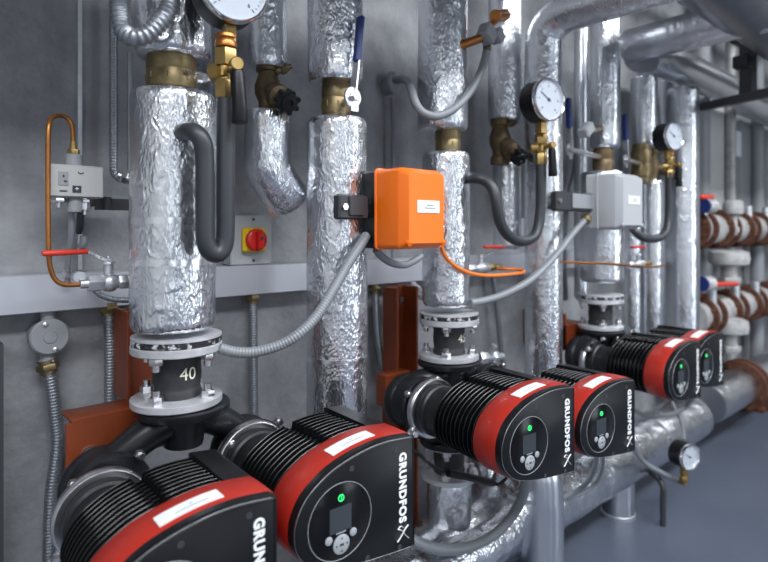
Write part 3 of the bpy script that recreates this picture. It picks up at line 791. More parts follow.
# sensor conduit
conduit('grey conduit drooping from the pipe sensor to the round wall outlet', [(487,47,.955),(484,62,.95),(477,80,.945),(466,97,.94),(452,110,.935),(437,116,.94),(424,113,.95),(416,104,.965),(412,92,.99),(408,82,1.05),(402,79,1.12),(395,80,1.18)], .0105, 'conduit_pvc', True, pitch=.005, depth=.0012)
o = thing('wall_outlet', 'round grey conduit outlet on the wall left of the sensor pipe', 'outlet', P(392,85,WALL))
c = P(393,83,1.24)
m = MB(); m.tube([c+V(.017*math.cos(t),0,.026*math.sin(t)) for t in [2*math.pi*k/24 for k in range(20)]], .009, 12); m.build('bent_outlet', M['conduit_pvc'], o)
m = MB(); m.lathe([(.026,0),(.026,.02),(.022,.028)], (c.x,WALL,c.z-.005), (0,-1,0), 28); m.build('backplate', M['conduit_pvc'], o)
conduit('thin grey tube running down the wall below the round outlet', [(392,98,1.245),(393,130,1.245),(393,258,1.245)], .0058, 'conduit_pvc', False, name='wall_tube', cat='tube')

# sensor between the two pipes above the orange box
so_ = thing('immersion_sensor', 'pipe sensor with pale grey head and amber pocket above the orange box', 'sensor', P(485,35,.93))
m = MB(); a = P(459,46,.965); b = P(481,38,.93); m.cyl(a,b,.0115,18); m.cyl(a,a.lerp(b,.2),.015,18); m.build('sensor_pocket', M['copper'], so_)
m = MB(); a = P(484,34,.93); b = P(500,14,.99); m.cyl(a,b,.010,16); m.cyl(P(495,16,.95),P(505,15,.97),.017,20,bev=.002); m.build('cable_cap', M['copper'], so_)
m = MB(); c = P(487,34,.925); rot = Matrix.Rotation(.5,3,'Y'); m.box(c,(.045,.035,.042),rot,.004); m.box(P(497,36,.92),(.034,.03,.03),Matrix.Rotation(.8,3,'Y'),.003); m.build('sensor_head', M['grey_plastic'], so_)
m = MB(); m.cyl(P(487,44,.945),P(487,50,.955),.011,16); m.build('gland', M['brass_old'], so_)
so_ = thing('immersion_sensor', 'blurred pipe sensor with pale grey head left of the pipe over the grey box', 'sensor', P(586,130,.93))
m = MB(); m.box(P(586,130,.93),(.055,.035,.034),Matrix.Rotation(-.6,3,'Y'),.004); m.build('sensor_head', M['grey_plastic'], so_)
m = MB(); m.cyl(P(588,131,.94),P(600,128,1.0),.011,16); m.build('sensor_pocket', M['brass_old'], so_)

# ================================================================ pressure switch group at left
PWZ = 1.13
ps = thing('pressure_switch', 'pale grey pressure switch box with copper tube on the wall at left', 'pressure switch', P(76,200,PWZ+.03))
a = P(48.6,164,PWZ); b = P(104,198,PWZ)
z0_, z1_ = HT(197.5,76,PWZ), HT(165,76,PWZ)
cx = (a.x+b.x)/2; W = b.x-a.x; Z = z1_-z0_
cs = MB().box((cx,PWZ+.019,(z0_+z1_)/2),(W,.038,Z),None,.0025).build('case', M['switch_paint'], ps)
MB().box((cx-.022,PWZ-.0008,(z0_+z1_)/2+.004),(.016,.001,.024)).build('scale_window', M['grey_plastic'], cs, False)
MB().box((cx-.0005,PWZ-.0008,(z0_+z1_)/2-.014),(.014,.0016,.012)).build('dark_badge', M['ink'], cs, False)
text_mesh('badge_mark', '+', .012, M['logo'], cs, (cx-.0005,PWZ-.0020,(z0_+z1_)/2-.014), (1,0,0),(0,0,1),0,.0002,'CENTER')
m = MB(); m.box((cx-.022,PWZ-.0018,(z0_+z1_)/2+.008),(.003,.0006,.004)); m.box((cx-.019,PWZ-.0018,(z0_+z1_)/2-.001),(.005,.0006,.003)); m.box((cx-.022,PWZ-.0012,(z0_+z1_)/2-.018),(.012,.0006,.002))
m.build('printed_marks', M['ink'], cs, False); m = MB()
m.tube([V(cx+.006+.004*math.cos(t),PWZ-.001,z1_-.012+.003*math.sin(t)) for t in [math.pi+k*math.pi/8 for k in range(9)]],.0008,6)
m.build('printed_arc', M['ink'], cs, False)
t_ = P(73.5,150,PWZ+.02)
m = MB(); m.cyl((t_.x,t_.y,z1_-.004),(t_.x,t_.y,z1_+.021),.0145,24,bev=.002); m.build('bellows_housing', M['grey_plastic'], ps)
m = MB(); m.hex((t_.x,t_.y,z1_+.021),(t_.x,t_.y,z1_+.030),.0105); m.cyl((t_.x,t_.y,z1_+.030),(t_.x,t_.y,z1_+.038),.0065,14); m.cyl((t_.x,t_.y,z1_+.038),(t_.x,t_.y,z1_+.044),.005,14); m.build('brass_union', M['brass'], ps)
for xx, rr, L in ((58.7,.011,.010),(85,.009,.022)):
    q = P(xx,198,PWZ+.016)
    m = MB(); m.cyl((q.x,q.y,z0_),(q.x,q.y,z0_-L),rr,20,bev=.001); m.hex((q.x,q.y,z0_-.002),(q.x,q.y,z0_-.009),rr*1.18); m.cyl((q.x,q.y,z0_-L),(q.x,q.y,z0_-L-.008),rr*.4,12); m.build('cable_gland', M['steel'], ps)
q = P(74.5,198,PWZ+.02); m = MB(); m.cyl((q.x,q.y,z0_),(q.x,q.y,z0_-.026),.0125,24,bev=.001); m.build('adjuster', M['grey_plastic'], ps)
# copper capillary
u = Vector((t_.x,t_.y,z1_+.042))
pts = [u, P(72,126,PWZ+.02), P(67,118,PWZ+.02), P(59,115.5,PWZ+.015), P(51,119,PWZ), P(48.5,130,PWZ-.01), P(48,160,PWZ-.012), P(48,200,PWZ-.012), P(48.5,245,PWZ-.012), P(50,266,PWZ-.012), P(55,279,PWZ-.01), P(64,284.5,PWZ-.01), P(82,284.5,PWZ-.005)]
one('copper_tube', MB().tube(smooth_path(pts,.004), .0042, 14), M['copper'], 'thin bent copper tube looping from the grey switch down to the red-handled valve', 'tube', None, 60)
conduit('thin grey tube hanging from the pressure switch to the rail', [(71.5,208,1.16),(71,235,1.17),(68,262,1.19),(67,276,1.2)], .0055, 'conduit_pvc', False, name='wall_tube', cat='tube', glands=(1,))
conduit('short dark tube stub below the pressure switch gland', [(81,206,1.2),(80,225,1.2),(79,232,1.21)], .0065, 'hose', False, name='wall_tube', cat='tube')
m = MB(); a = P(92,203,1.21); b = P(132,203,1.21); m.box((a+b)/2,(b.x-a.x,.03,.016)); m.box((a+b)/2+V(0,-.018,-.004),(b.x-a.x,.003,.022)); m.cyl(P(107,197,1.19),P(107,210,1.19),.008,14)
one('wall_bracket', m, M['dark_grey'], 'small dark mounting channel on the wall right of the pressure switch', 'bracket')
# ball valve with red lever
bw = 1.12
bv = thing('ball_valve', 'small steel ball valve with a long red lever beside the left foil pipe', 'valve', P(84,284,bw))
a = P(82,284,bw); zc = a.z
def sx(x): return PS(x,bw)
m = MB()
m.cyl((sx(80),bw,zc),(sx(90),bw,zc),.0085,18); m.hex((sx(88),bw,zc),(sx(104),bw,zc),.0150,.2); m.lathe([(.011,0),(.0165,.006),(.0175,.012),(.0165,.02),(.011,.026)],(sx(102),bw,zc),(1,0,0),26)
m.hex((sx(118),bw,zc),(sx(127),bw,zc),.0145); m.cyl((sx(114),bw,zc),(sx(122),bw,zc),.010,16)
m.cyl((sx(108.5),bw,zc+.012),(sx(108.5),bw,zc+.034),.0085,18); m.cyl((sx(81),bw+.01,zc+.012),(sx(81),bw+.03,zc+.012),.01,16)
m.build('valve_body', M['galv'], bv)
m = MB(); m.cyl((sx(126),bw,zc),(sx(136),bw,zc),.0105,16); m.hex((sx(127),bw,zc),(sx(131),bw,zc),.014); plabel(m.build('brass_nipple', M['brass'], bv), 'brass nipple')
m = MB(); top = Vector((sx(108.5),bw,zc+.034)); m.cyl(top,top+V(0,0,.005),.0125,18); m.hex(top+V(0,0,.004),top+V(0,0,.011),.0075); m.cyl(top+V(0,0,.01),top+V(0,0,.015),.0045,12)
for q0,q1 in ((top+V(.004,0,.004),P(100,258,bw)),(P(100,258,bw),P(88,251.5,bw))):
    d = q1-q0; m.box(q0.lerp(q1,.5),(.011,.005,d.length*1.06),d.to_track_quat('Z','Y').to_matrix())
m.build('lever', M['chrome'], bv)
q0, q1 = P(89,251.5,bw), P(42,253.5,bw-.02); d = q1-q0
m = MB(); m.tube([q0.lerp(q1,t) for t in (0,.04,.5,.96,1)], [.003,.0045,.005,.005,.003], 12); plabel(m.build('lever_grip', M['red_handle'], bv), 'red plastic lever grip')
conduit('thin grey hose end hanging just above the rail near the copper tube', [(84,236,1.2),(83,244,1.2),(81,247,1.205)], .007, 'conduit_pvc', False, name='wall_tube', cat='tube')

# small red-handled ball valves further along
def small_valve(x0, x1, y, w, label, hx0, hx1, hy, k=1, ext=8):
    o = thing('ball_valve', label, 'valve', P(x0,y,w)); z = P((x0+x1)/2,y,w).z
    A = PS(x0,w); B = PS(x1,w); L = B-A
    m = MB(); m.hex((A,w,z),(A+L*.3,w,z),.014*k); m.lathe([(.010*k,0),(.017*k,L*.1),(.0175*k,L*.2),(.017*k,L*.3),(.010*k,L*.4)],(A+L*.28,w,z),(1,0,0),22); m.cyl((A+L*.45,w,z+.01*k),(A+L*.45,w,z+.034*k),.008*k,14)
    m.build('valve_body', M['galv'], o)
    m = MB(); m.hex((A+L*.62,w,z),(A+L*.82,w,z),.013*k); m.cyl((A+L*.8,w,z),(B,w,z),.009*k,14); m.build('brass_union', M['brass'], o)
    q0 = Vector((A+L*.45,w,z+.034*k)); q1 = P(hx1,hy,w); q2 = P(hx0,hy,w)
    m = MB(); m.cyl(q0,q0+V(0,0,.006),.011*k,14); d = q1-q0; m.box(q0.lerp(q1,.5),(.008,.003,d.length*1.05),d.to_track_quat('Z','Y').to_matrix()); m.build('lever', M['chrome'], o)
    m = MB(); m.tube([q1,q1.lerp(q2,.5),q2],[.004,.0055,.005],10); plabel(m.build('lever_grip', M['red_handle'], o), 'red lever grip')
    return o
small_valve(464,500,268,1.1,'small brass and steel ball valve with red lever, in front of the orange cable',484,505,247)
# orange cable loop from the box
conduit('orange cable curving out from under the orange box into a flat loop', [(441,246,.93),(445,256,.935),(455,266,.94),(470,273,.945),(488,275.5,.95),(508,274.5,.955),(521,273,.965),(524,271,.985),(518,269.5,1.01),(505,269,1.04),(498,269,1.07)], .0048, 'orange_cable', False, name='cable', cat='cable', n=12)
conduit('thin copper tube crossing the pipes below the grey box', [(564,262,.96),(590,263,.935),(612,264,.93),(630,265.5,.935),(652,267,.945),(664,265,.97)], .0045, 'copper', False, name='copper_tube', cat='tube', n=10)
small_valve(628,650,264,.97,'tiny distant ball valve on the thin copper tube below the grey box',632,645,247)

# ================================================================ round wall box, switch
jb = thing('junction_box', 'round grey junction box on the concrete wall under the rail at far left', 'junction box', P(50,337,WALL))
c = P(50,337,1.225)
m = MB(); m.lathe([(.031,.045),(.031,.008),(.034,.006),(.034,.001),(.031,-.002),(.012,-.003),(.011,-.005),(.0005,-.0055)], c, (0,1,0), 40); m.build('box_lid', M['grey_plastic'], jb)
for a_ in (1.9,-1.25):
    m = MB(); m.lathe([(.0045,0),(.0045,.003),(.003,.004)], c+V(.026*math.cos(a_),-.002,.026*math.sin(a_)), (0,-1,0), 12); m.build('lid_screw', M['steel'], jb)
m = MB(); m.cyl(c+V(0,.02,.03),V(c.x,c.y+.02,zb+.004),.0125,18); m.build('upper_stub', M['grey_plastic'], jb)
m = MB(); m.cyl(c+V(0,.02,-.03),c+V(0,.02,-.058),.013,18); m.hex(c+V(0,.02,-.045),c+V(0,.02,-.05),.0155); m.build('lower_stub', M['grey_plastic'], jb)
q = c+V(0,.02,-.058); qp = px_of(q)
conduit('flexible steel conduit snaking down from the round wall box', [(qp[0],qp[1],1.245),(52,388,1.243),(56,420,1.243),(58,440,1.243),(56,462,1.243),(52,490,1.243),(50,530,1.243),(49,600,1.243)], .0125, 'conduit_metal', glands=(0,))

sw = thing('emergency_switch', 'red rotary switch on a yellow square and pale grey plate', 'switch', P(252,265,WALL))
c = P(252,240,1.225)
hw = (PS(273,1.225)-PS(232,1.225))/2; hz = (HT(215,252,1.225)-HT(265,252,1.225))/2
MB().box((c.x,(WALL+1.225)/2,c.z),(2*hw,WALL-1.225,2*hz),None,.003).build('switch_plate', M['box_grey'], sw)
for dz_ in (-1,1):
    m = MB(); m.lathe([(.0035,0),(.0035,.001),(.001,.0012)], (c.x+.004,1.2252,c.z+dz_*hz*.82), (0,-1,0), 12); m.build('plate_screw', M['ink'], sw)
k = P(254.5,240,1.215)
MB().box((k.x,1.2185,k.z),(.060,.014,.058),None,.004).build('yellow_base', M['yellow'], sw)
m = MB(); m.lathe([(.0255,0),(.0265,.003),(.0265,.010),(.024,.013),(.02,.014)], (k.x,1.212,k.z), (0,-1,0), 36); kb = m.build('red_knob', M['red_plastic'], sw)
m = MB(); m.box((k.x+.001,1.191,k.z),(.014,.022,.044),None,.004); m.build('knob_grip', M['red_plastic'], kb)
m = MB(); m.cyl((k.x,1.1805,k.z+.004),(k.x,1.1795,k.z+.004),.004,14); m.build('lock_hole', M['ink'], kb)

# ================================================================ red oxide steelwork
def steelbox(m, x0,x1,w0,w1,z0,z1): m.box(((x0+x1)/2,(w0+w1)/2,(z0+z1)/2),(x1-x0,w1-w0,z1-z0),None,.0015)
o = thing('steel_bracket', 'rust red painted steel bracket with bolt behind the nearest pumps', 'bracket', (PS(66,1.1),WALL,H-.41))
xa, xb = PS(66,1.09), PS(150,1.09)
m = MB(); steelbox(m, xa, xb+.06, 1.09, 1.098, H-.412, H-.333); steelbox(m, xa+.008, xb+.06, 1.09, 1.16, H-.335, H-.327); m.build('foot_angle', M['rust_paint'], o)
m = MB(); u0, u1 = PS(119,1.19), PS(150,1.19); steelbox(m, u0,u1+.03,1.19,1.198,H-.333,H-.156); steelbox(m,u0,u0+.007,1.14,WALL-.002,H-.333,H-.156); m.build('upright', M['rust_paint'], o)
m = MB(); q = P(90,455,1.09); m.lathe([(.016,0),(.016,.003)],q,(0,-1,0),24); m.hex(q+V(0,-.003,0),q+V(0,-.011,0),.0105); m.build('bolt', M['steel'], o)
o = thing('steel_channel', 'rust red painted steel channel standing left of the middle riser', 'steel channel', (PS(399,1.15),WALL,0))
c0, c1 = PS(384,1.205), PS(416,1.16)
m = MB(); steelbox(m,c0,c1,1.205,1.212,0.0,H-.16); steelbox(m,c0,c0+.008,1.15,1.206,0.0,H-.16); steelbox(m,c1-.008,c1,1.15,1.206,0,H-.16); m.build('channel_web', M['rust_paint'], o)
q0 = P(384,380,1.10)
m = MB(); steelbox(m,PS(386,1.12),PS(386,1.12)+.09,1.12,1.16,H-.47,H-.385); m.build('foot_plate', M['rust_paint'], o)
m = MB(); q=P(397,299,1.195); m.cyl(q+V(0,.012,0),q+V(0,-.02,0),.008,14); m.build('bolt', M['ink'], o)
m = MB(); q=P(394,392,1.12); m.lathe([(.014,0),(.014,.003)],q,(0,-1,0),20); m.hex(q+V(0,-.003,0),q+V(0,-.011,0),.010); m.build('bolt', M['steel'], o)
m = MB(); steelbox(m,PS(563,1.10),PS(578,1.10)+.03,1.09,1.2,H-.43,H-.34); steelbox(m,PS(563,1.10),PS(563,1.10)+.008,1.09,WALL-.002,H-.43,H-.30)
one('steel_bracket', m, M['rust_paint'], 'rust red painted bracket beside the far riser joint', 'bracket')
# rail fittings under the orange box
o = thing('rail_clip', 'zinc clip and threaded stud under the rail behind the middle riser', 'clip', P(416,292,1.2))
m = MB(); m.cyl(P(413,285,1.22),P(423,298,1.16),.012,14); m.hex(P(416,290,1.2),P(419,294,1.18),.018); m.build('stud', M['steel'], o)
# small plates on the wall behind the second loop
o = one('socket_plate', MB().box(P(515,227,1.24),(.05,.05,.07),None,.004), M['galv'], 'small grey metal outlet plate on the wall inside the second tube loop', 'outlet')
# valve rig right of the middle flanges
o = thing('drain_valve', 'small grey drain valve tucked right of the middle riser flanges', 'valve', P(491,358,1.1))
m = MB(); a = P(478,358,1.1); b = P(502,356,1.1); m.cyl(a,b,.012,16); m.hex(a,a.lerp(b,.3),.02); m.hex(a.lerp(b,.55),a.lerp(b,.75),.019); m.cyl(a.lerp(b,.45),a.lerp(b,.45)+V(0,-.02,.04),.009,12); m.build('valve_body', M['galv'], o)

# ================================================================ header and legs
hx0, hx1 = -.55, PS(692,RW)
foil_pipe('thick foil wrapped header pipe running low along the wall under the pumps', [V(hx0,RW,HZ), V((hx0+hx1)/2,RW,HZ), V(hx1,RW,HZ)], .098, n=72, amp=.005, seed=40, step=.012, name='header_pipe', cat='pipe')
m = MB(); m.box((PS(700,.91)-.0,.915,HZ+.03),(.025,.002,.085)); 
def leg(x, label, r):
    s = PS(x,RW); o = thing('support_pedestal', label, 'pedestal', (s,RW,0))
    foil_mesh([V(s,RW,.0),V(s,RW,HZ-.05)], r, 40, .0012, x, .01, (False,False)).build('jacket', M['foil_jacket'], o)
    m = MB(); m.lathe([(r+.004,0),(r+.004,.012),(r+.001,.014)],(s,RW,.0),(0,0,1),36); m.build('base_collar', M['galv'], o)
foil_pipe('smooth silver upright pipe on the floor before the header, below the middle pumps', [V(PS(541,.90),.90,0), V(PS(541,.90),.90,.34), V(PS(541,.90),.92,.40), V(PS(541,.90),.97,.44), V(PS(541,.90),1.05,.45)], .06, m='foil_jacket', n=40, amp=.001, seed=44, pinch=(False,False))
foil_pipe('foil wrapped bend curving down in front of the header, left of the silver upright', [P(500,468,1.0), P(513,480,.96), P(517,500,.93), P(508,524,.91), P(488,543,.9), P(455,560,.9), P(420,580,.9)], .047, n=56, amp=.003, seed=45)
leg(618,'short smooth silver leg under the far end of the header',.058)
# second low pipe branching in front of header
foil_pipe('foil wrapped return pipe rising from the header behind the middle pumps', [V(PS(486,1.1),1.11,HZ+.03), V(PS(486,1.1),1.12,HZ+.2), V(PS(486,1.1),1.14,.62)], .045, n=48, amp=.002, seed=41)

# cables and hoses low down
conduit('ribbed grey hose drooping below the middle pumps to the lower left', [(526,474,.80),(524,492,.82),(515,512,.86),(500,530,.87),(482,542,.87),(460,549,.87),(438,549,.87),(420,544,.88),(404,534,.9)], .0125, 'conduit_pvc', pitch=.0062, name='flexible_hose', cat='hose')
conduit('thin grey cable drooping from the right pump of the middle pair', [(598,452,.76),(594,470,.79),(584,486,.84),(566,497,.87),(545,503,.885),(522,502,.89),(505,496,.9)], .0075, 'conduit_pvc', False, name='cable', cat='cable')
conduit('second thin grey cable behind it, tied beside the header', [(603,452,.78),(602,468,.82),(596,482,.86),(585,492,.88),(566,499,.9)], .0065, 'conduit_pvc', False, name='cable', cat='cable')
conduit('thin grey cable sagging under the far pair of pumps', [(620,398,.86),(630,408,.88),(648,416,.89),(668,415,.89),(684,408,.87),(694,396,.83)], .008, 'conduit_pvc', False, name='cable', cat='cable')
conduit('grey hose crossing the header to the low gauge', [(630,438,.89),(636,452,.885),(646,464,.88),(660,472,.87),(672,478,.86),(680,482,.85)], .0095, 'conduit_pvc', False, name='flexible_hose', cat='hose')
conduit('black cable strapped across the lower middle joint', [(416,451,.87),(430,464,.92),(447,473,.93),(470,478,.93),(494,484,.93),(502,482,.90),(509,474,.86),(508,466,.82)], .0042, 'black', False, name='cable', cat='cable', n=10)
m = MB(); m.tube(smooth_path([P(448,473,.925),P(470,477.5,.92),P(493,483,.92)],.01), .0095, 12)
one('cable_sleeve', m, M['black'], 'black sleeve on the cable below the middle pumps', 'cable sleeve')
# low gauge
lg, lc = gauge(690,457,.80,.094,.3,'small white pressure gauge hanging low over the blue-grey floor')
m = MB(); m.cyl(lc+V(0,.02,-.05),lc+V(0,.02,-.105),.010,14); m.hex(lc+V(0,.02,-.075),lc+V(0,.02,-.092),.015); a = lc+V(0,.02,-.096); m.cyl(a,P(678,481,.855),.008,12)
one('brass_elbow', m, M['brass'], 'brass elbow fitting under the small low gauge', 'fitting')
conduit('thin grey tube rising from behind the low gauge to the header', [(684,440,.84),(682,425,.88),(676,412,.9),(672,402,.92)], .006, 'conduit_pvc', False, name='wall_tube', cat='tube')
# brown pipe going to the floor
bp = thing('drain_pipe', 'thin dark drain pipe bending down to the floor beside the header leg', 'pipe', V(PS(663,.95),.95,0))
s_ = PS(663,.872)
pts = [P(640,470,.99), P(648,471,.96), P(657,477,.90), V(s_,.872,HT(487,663,.872)), V(s_,.872,HT(500,663,.872)), V(s_,.872,.0)]
MB().tube(smooth_path(pts,.006), .0105, 16).build('bent_pipe', M['dark_grey'], bp)
m = MB(); m.cyl(P(639,470,.995),P(646,470.5,.965),.017,18); m.build('socket', M['brass_old'], bp)

# ================================================================ far valves and headers at the right
def rusty_set(y, w, xs, r, label, fl, group):
    z = HT(y,735,w)
    pass
def header_far(z, w, s0, s1, r, label, m='white_pipe'):
    o = one('header_pipe', MB().cyl((s0,w,z),(s1,w,z),r,36), M[m], label, 'pipe'); return o
zU = HT(229,735,1.10); zL = HT(306,735,1.08)
header_far(zU, 1.10, PS(690,1.10), 6.2, .078, 'pale upper far pipe with rusty flanges, level with the distant gauge')
header_far(zL, 1.08, PS(690,1.08), 6.2, .078, 'pale lower far pipe with rusty flanges, right of the far pumps')
def flange_valve(s, w, z, r, label, cap='white'):
    o = thing('flanged_valve', label, 'valve', (s,w,z-r))
    for d in (-.055,.055):
        m = MB(); m.lathe([(r-.003,0),(r,.003),(r,.017),(r-.003,.02)],(s+d-.01,w,z),(1,0,0),36)
        for k in range(8):
            a = k*math.pi/4+.39
            p = Vector((s+d-.022,w+r*.8*math.cos(a),z+r*.8*math.sin(a))); m.hex(p,p+V(.045,0,0),.011)
        m.build('flange', M['rust'], o)
    m = MB(); m.lathe([(.07,0),(.088,.02),(.09,.045),(.088,.07),(.07,.09)],(s-.045,w,z),(1,0,0),36); m.build('valve_body', M['white_pipe'], o)
    m = MB(); m.cyl((s,w-.05,z+.05),(s,w-.05,z+.13),.022,16); m.build('stem', M['galv'], o)
    return o
i = 0
ranks = ['nearest one','second','third','fourth','fifth','sixth','last one']
for s in (3.02,3.36,3.70,4.04,4.38,4.72,5.06):
    flange_valve(s,1.10,zU,.105,'rusty flanged valve on the upper far pipe, %s along it'%ranks[i])
    flange_valve(s+.06,1.08,zL,.105,'rusty flanged valve on the lower far pipe, %s along it'%ranks[i]); i += 1
# round pale meters between the rows
def meter(x,y,w,r,label):
    c = P(x,y,w); o = thing('flow_meter', label, 'meter', c)
    m = MB(); m.lathe([(r*.6,-.04),(r*.95,-.03),(r,0),(r*.95,.03),(r*.7,.04)],c,(0,0,1),32); m.build('meter_body', M['white_pipe'], o)
    m = MB(); m.cyl(c+V(0,0,-.03),c+V(0,0,-.14),r*.4,20); m.hex(c+V(0,0,-.10),c+V(0,0,-.13),r*.6); m.build('meter_neck', M['white_pipe'], o)
meter(729,258,1.02,.095,'round pale meter body between the upper and lower rusty valves')
meter(730,326,1.0,.085,'round pale meter body below the lower rusty valves')
def hand(xa,ya,xb,yb,w,label,cap):
    a = P(xa,ya,w); b = P(xb,yb,w); o = thing('lever_handle', label, 'handle', a)
    m = MB(); m.tube([a.lerp(b,t) for t in (0,.05,.5,1)],[.008,.012,.012,.011],12); m.build('grip', M['red_handle'], o)
    m = MB(); m.lathe([(.03,0),(.034,.01),(.034,.045),(.028,.05)],P(*cap,w),(1,-.3,0),24); m.build('hub', M['white_pipe'], o)
    m = MB(); m.lathe([(.035,0),(.035,.008)],P(cap[0]-3,cap[1],w),(1,-.3,0),24); plabel(m.build('hub_band', M['blue'], o),'dark blue band')
hand(714,284.5,737,284,.98,'red lever handle with pale round hub above the lower far valves',(704,284))
hand(700,197,712,197,1.0,'red lever handle with pale hub above the upper far valves',(706,206))
meter(733,208,1.02,.05,'small pale valve cap above the upper far valves')
# low far header with rusty flange
foil_pipe('far low silver pipe continuing past the header toward the corner', [V(PS(706,RW),RW,.235), V(3.8,RW,.235), V(6.3,RW,.235)], .095, m='foil_soft', n=48, amp=.004, seed=50, step=.02)
o = thing('pipe_flange', 'large rusty flange pair on the far low silver pipe', 'flange', (PS(741,RW),RW,.1))
for d in (-.03,.03):
    m = MB(); m.lathe([(.132,0),(.135,.003),(.135,.025),(.132,.028)],(PS(741,RW)+d-.014,RW,.235),(1,0,0),40)
    for k in range(8):
        a = k*math.pi/4+.39; p = Vector((PS(741,RW)+d-.025,RW+.112*math.cos(a),.235+.112*math.sin(a))); m.hex(p,p+V(.05,0,0),.014)
    m.build('flange_plate', M['rust'], o)
m = MB(); m.box((3.95,1.06,.03),(.05,.40,.06),None,.004); m.box((3.93,1.04,.012),(.14,.05,.024),None,.002)
one('floor_support', m, M['rust'], 'rusty steel foot lying on the floor under the far silver pipe', 'support')
# far uprights, wall panels
m = MB(); m.box((3.05,1.22,H-.35),(.14,.05,.95)); one('steel_column', m, M['rust'], 'dark rust coloured column behind the far valves, right of the last riser', 'column')
def upright(x, r, label, w=1.2, mt='foil_jacket'):
    s = PS(x,w); one('far_pipe', MB().cyl((s,w,0.0),(s,w,CE-.001),r,28), M[mt], label, 'pipe')
upright(700,.05,'plain grey upright far pipe just right of the last foil riser',1.2,'grey_plastic')
upright(730.5,.028,'thin pale upright far pipe in front of the far panels',1.18,'white_pipe')
upright(757,.04,'grey upright far pipe near the right edge',1.18,'grey_plastic')
def panel(x0,x1,label,mt,y0=100,y1=235):
    a, b = PS(x0,1.24), PS(x1,1.24)
    zt_, zb_ = HT(y0,(x0+x1)/2,1.24), HT(y1,(x0+x1)/2,1.24)
    o = thing('wall_cabinet', label, 'cabinet', ((a+b)/2,WALL,zb_))
    MB().box(((a+b)/2,1.24,(zt_+zb_)/2),(b-a,.055,zt_-zb_),None,.005).build('cabinet_body', M[mt], o)
    MB().box(((a+b)/2,1.2105,(zt_+zb_)/2),((b-a)*.9,.006,(zt_-zb_)*.95),None,.001).build('cabinet_door', M[mt], o)
    return o
panel(702,727,'tall pale beige far cabinet beside the last riser pipe','wall_paint')
pc = panel(733,752,'tall grey far cabinet with a white notice on its door','grey_plastic')
MB().box(P(738.5,144,1.205),(.09,.004,.16)).build('notice', M['white'], pc, False)
panel(759,790,'tall darker far cabinet at the right edge','grey_plastic')

# ================================================================ overhead pipes
zB = HT(45,634,RW)
s6 = PS(634,RW)
foil_pipe('foil wrapped overhead pipe crossing above the third gauge out from the wall', [V(s6,1.05,zB), V(s6,.85,zB), V(s6,.56,zB)], .066, m='foil_soft', n=48, amp=.0016, seed=60, step=.01)
c6 = V(PS(644,RW),RW+.01,HT(72,690,RW)-.01)
foil_pipe('bright foil overhead pipe running away along the wall above the third gauge', [c6+V(0,0,-.03), c6+V(.03,0,.0), c6+V(.12,0,.01), V(c6.x+.6,RW,c6.z+.01), V(6.5,RW,c6.z+.01)], .072, m='foil_jacket', n=48, amp=.001, seed=61, step=.02)
# large dark duct that runs overhead along the room, nearer than the pipes
wD = .62
zD = HT(17,768,wD)
foil_pipe('large dark silver overhead duct at the top right corner', [V(-1.9,wD,zD), V(2.5,wD,zD), V(5.5,wD,zD)], .115, m='duct_dark', n=64, amp=.002, seed=62, step=.02, name='overhead_duct', cat='duct', pinch=(False,False))
# ceiling ducts / trays
for k,(w_,z_,wd,hh,lb,mt) in enumerate(((.85,2.55,.22,.06,'pale cable tray under the ceiling close to the wall','galv'),(.35,2.70,.28,.10,'pale ceiling tray further from the wall','white_pipe'),(.62,2.38,.05,.05,'dark slim ceiling rail beside the trays','dark_grey'))):
    one('cable_tray', MB().box((3.9,w_,z_),(5.2,wd,hh),None,.003), M[mt], lb, 'cable tray')
# dark support frame
o = thing('hanger_frame', 'dark steel hanger with crossbar at the right under the ceiling', 'hanger', P(748,110,.80))
a = P(703,107,1.0); b = P(768,92,.70); cc = P(780,90,.62)
m = MB(); d = (cc-a); m.box(a.lerp(cc,.5),(.035,.035,d.length),d.to_track_quat('Z','Y').to_matrix(),.002); m.build('crossbar', M['dark_grey'], o)
q = P(748,96,.80); m = MB(); m.box((q.x,q.y,(q.z+2.37)/2),(.07,.05,2.37-q.z),None,.002); m.build('hanger', M['dark_grey'], o)
m = MB(); q2 = P(745,40,.78); m.box((q2.x-.04,q2.y,q2.z),(.10,.06,.05),None,.003); m.build('clamp', M['black_cast'], o); m = MB(); m.box((q2.x-.03,q2.y,q2.z-.10),(.06,.06,.05),None,.003); m.build('clamp', M['black_cast'], o)
o = one('crossbar', MB().box(P(755,118,1.1)+V(.3,0,0),(1.2,.03,.03),None,.002), M['galv'], 'thin grey bar below the dark support frame at the right', 'bar')

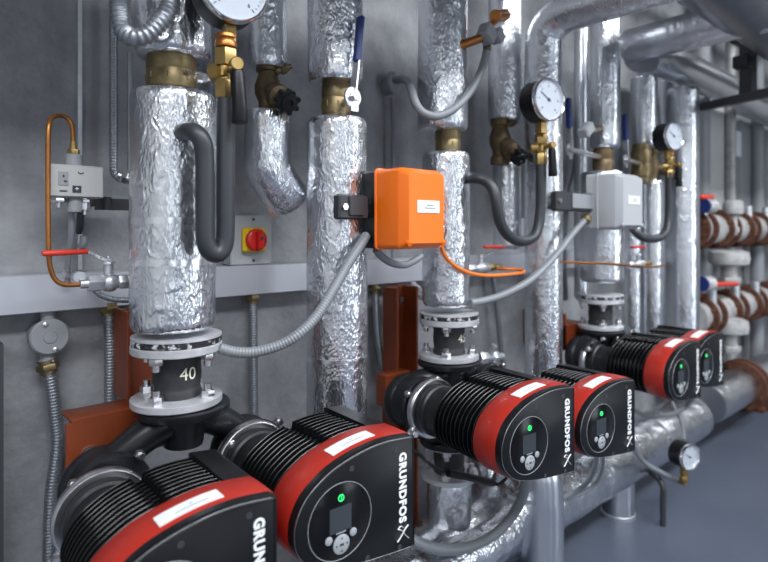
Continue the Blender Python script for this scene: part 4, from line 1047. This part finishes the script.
# ================================================================ light
def area(name, loc, size, power, rot=(0,0,0), col=(.93,.96,1)):
    l = bpy.data.lights.new(name, 'AREA'); l.shape = 'RECTANGLE'; l.size, l.size_y = size; l.energy = power; l.color = col
    o = bpy.data.objects.new(name, l); o.location = loc; o.rotation_euler = rot; COL.objects.link(o); return o
LW = -.9  # luminaires added out of view, made wide to soften the duct's shadow
for k, x in enumerate((-1.35,.0,1.35,2.7,4.05,5.4)):
    o = thing('ceiling_light', ['flat ceiling luminaire at the far left end of the walkway','flat ceiling luminaire over the walkway beside the nearest pumps','flat ceiling luminaire over the walkway beside the middle pumps','flat ceiling luminaire over the walkway beside the far pumps','flat ceiling luminaire over the walkway beside the rusty valves','flat ceiling luminaire at the far right end of the walkway'][k], 'lamp', (x,LW,CE-.07))
    MB().box((x,LW,CE-.03),(1.25,.55,.06),None,.004).build('lamp_housing', M['galv'], o)
    area('panel_light', (x,LW,CE-.075), (1.2,.5), [36,44,50,42,28,18][k])
for k, (a_, b_) in enumerate(ADDED_WINS):
    area('daylight', ((a_+b_)/2,WN-.16,1.35), (b_-a_,2.25), [11,13,40][k], (math.pi/2,0,0), (.86,.93,1))  # panels added in the invented openings for vertical bands on the pipes
W = bpy.data.worlds.new('world'); scene.world = W; W.use_nodes = True
W.node_tree.nodes['Background'].inputs[0].default_value = (.6,.7,.85,1); W.node_tree.nodes['Background'].inputs[1].default_value = .10

# ================================================================ camera
cam = bpy.data.cameras.new('camera'); co = bpy.data.objects.new('camera', cam); COL.objects.link(co)
cam.sensor_width = 36; cam.lens = F/768*36; cam.shift_y = -51/768; cam.clip_start = .02
co.location = (0,0,H)
vd = Vector((CC, SS, 0))
co.rotation_euler = vd.to_track_quat('-Z','Y').to_euler()
cam.dof.use_dof = True; cam.dof.focus_distance = 1.08; cam.dof.aperture_fstop = 3.0
scene.camera = co
scene.view_settings.view_transform = 'Standard'; scene.view_settings.look = 'None'
scene.view_settings.exposure = 0.30; scene.view_settings.gamma = 1
scene.cycles.max_bounces = 8; scene.cycles.use_denoising = True
for o in bpy.data.objects:
    if '_local' in o: del o['_local']
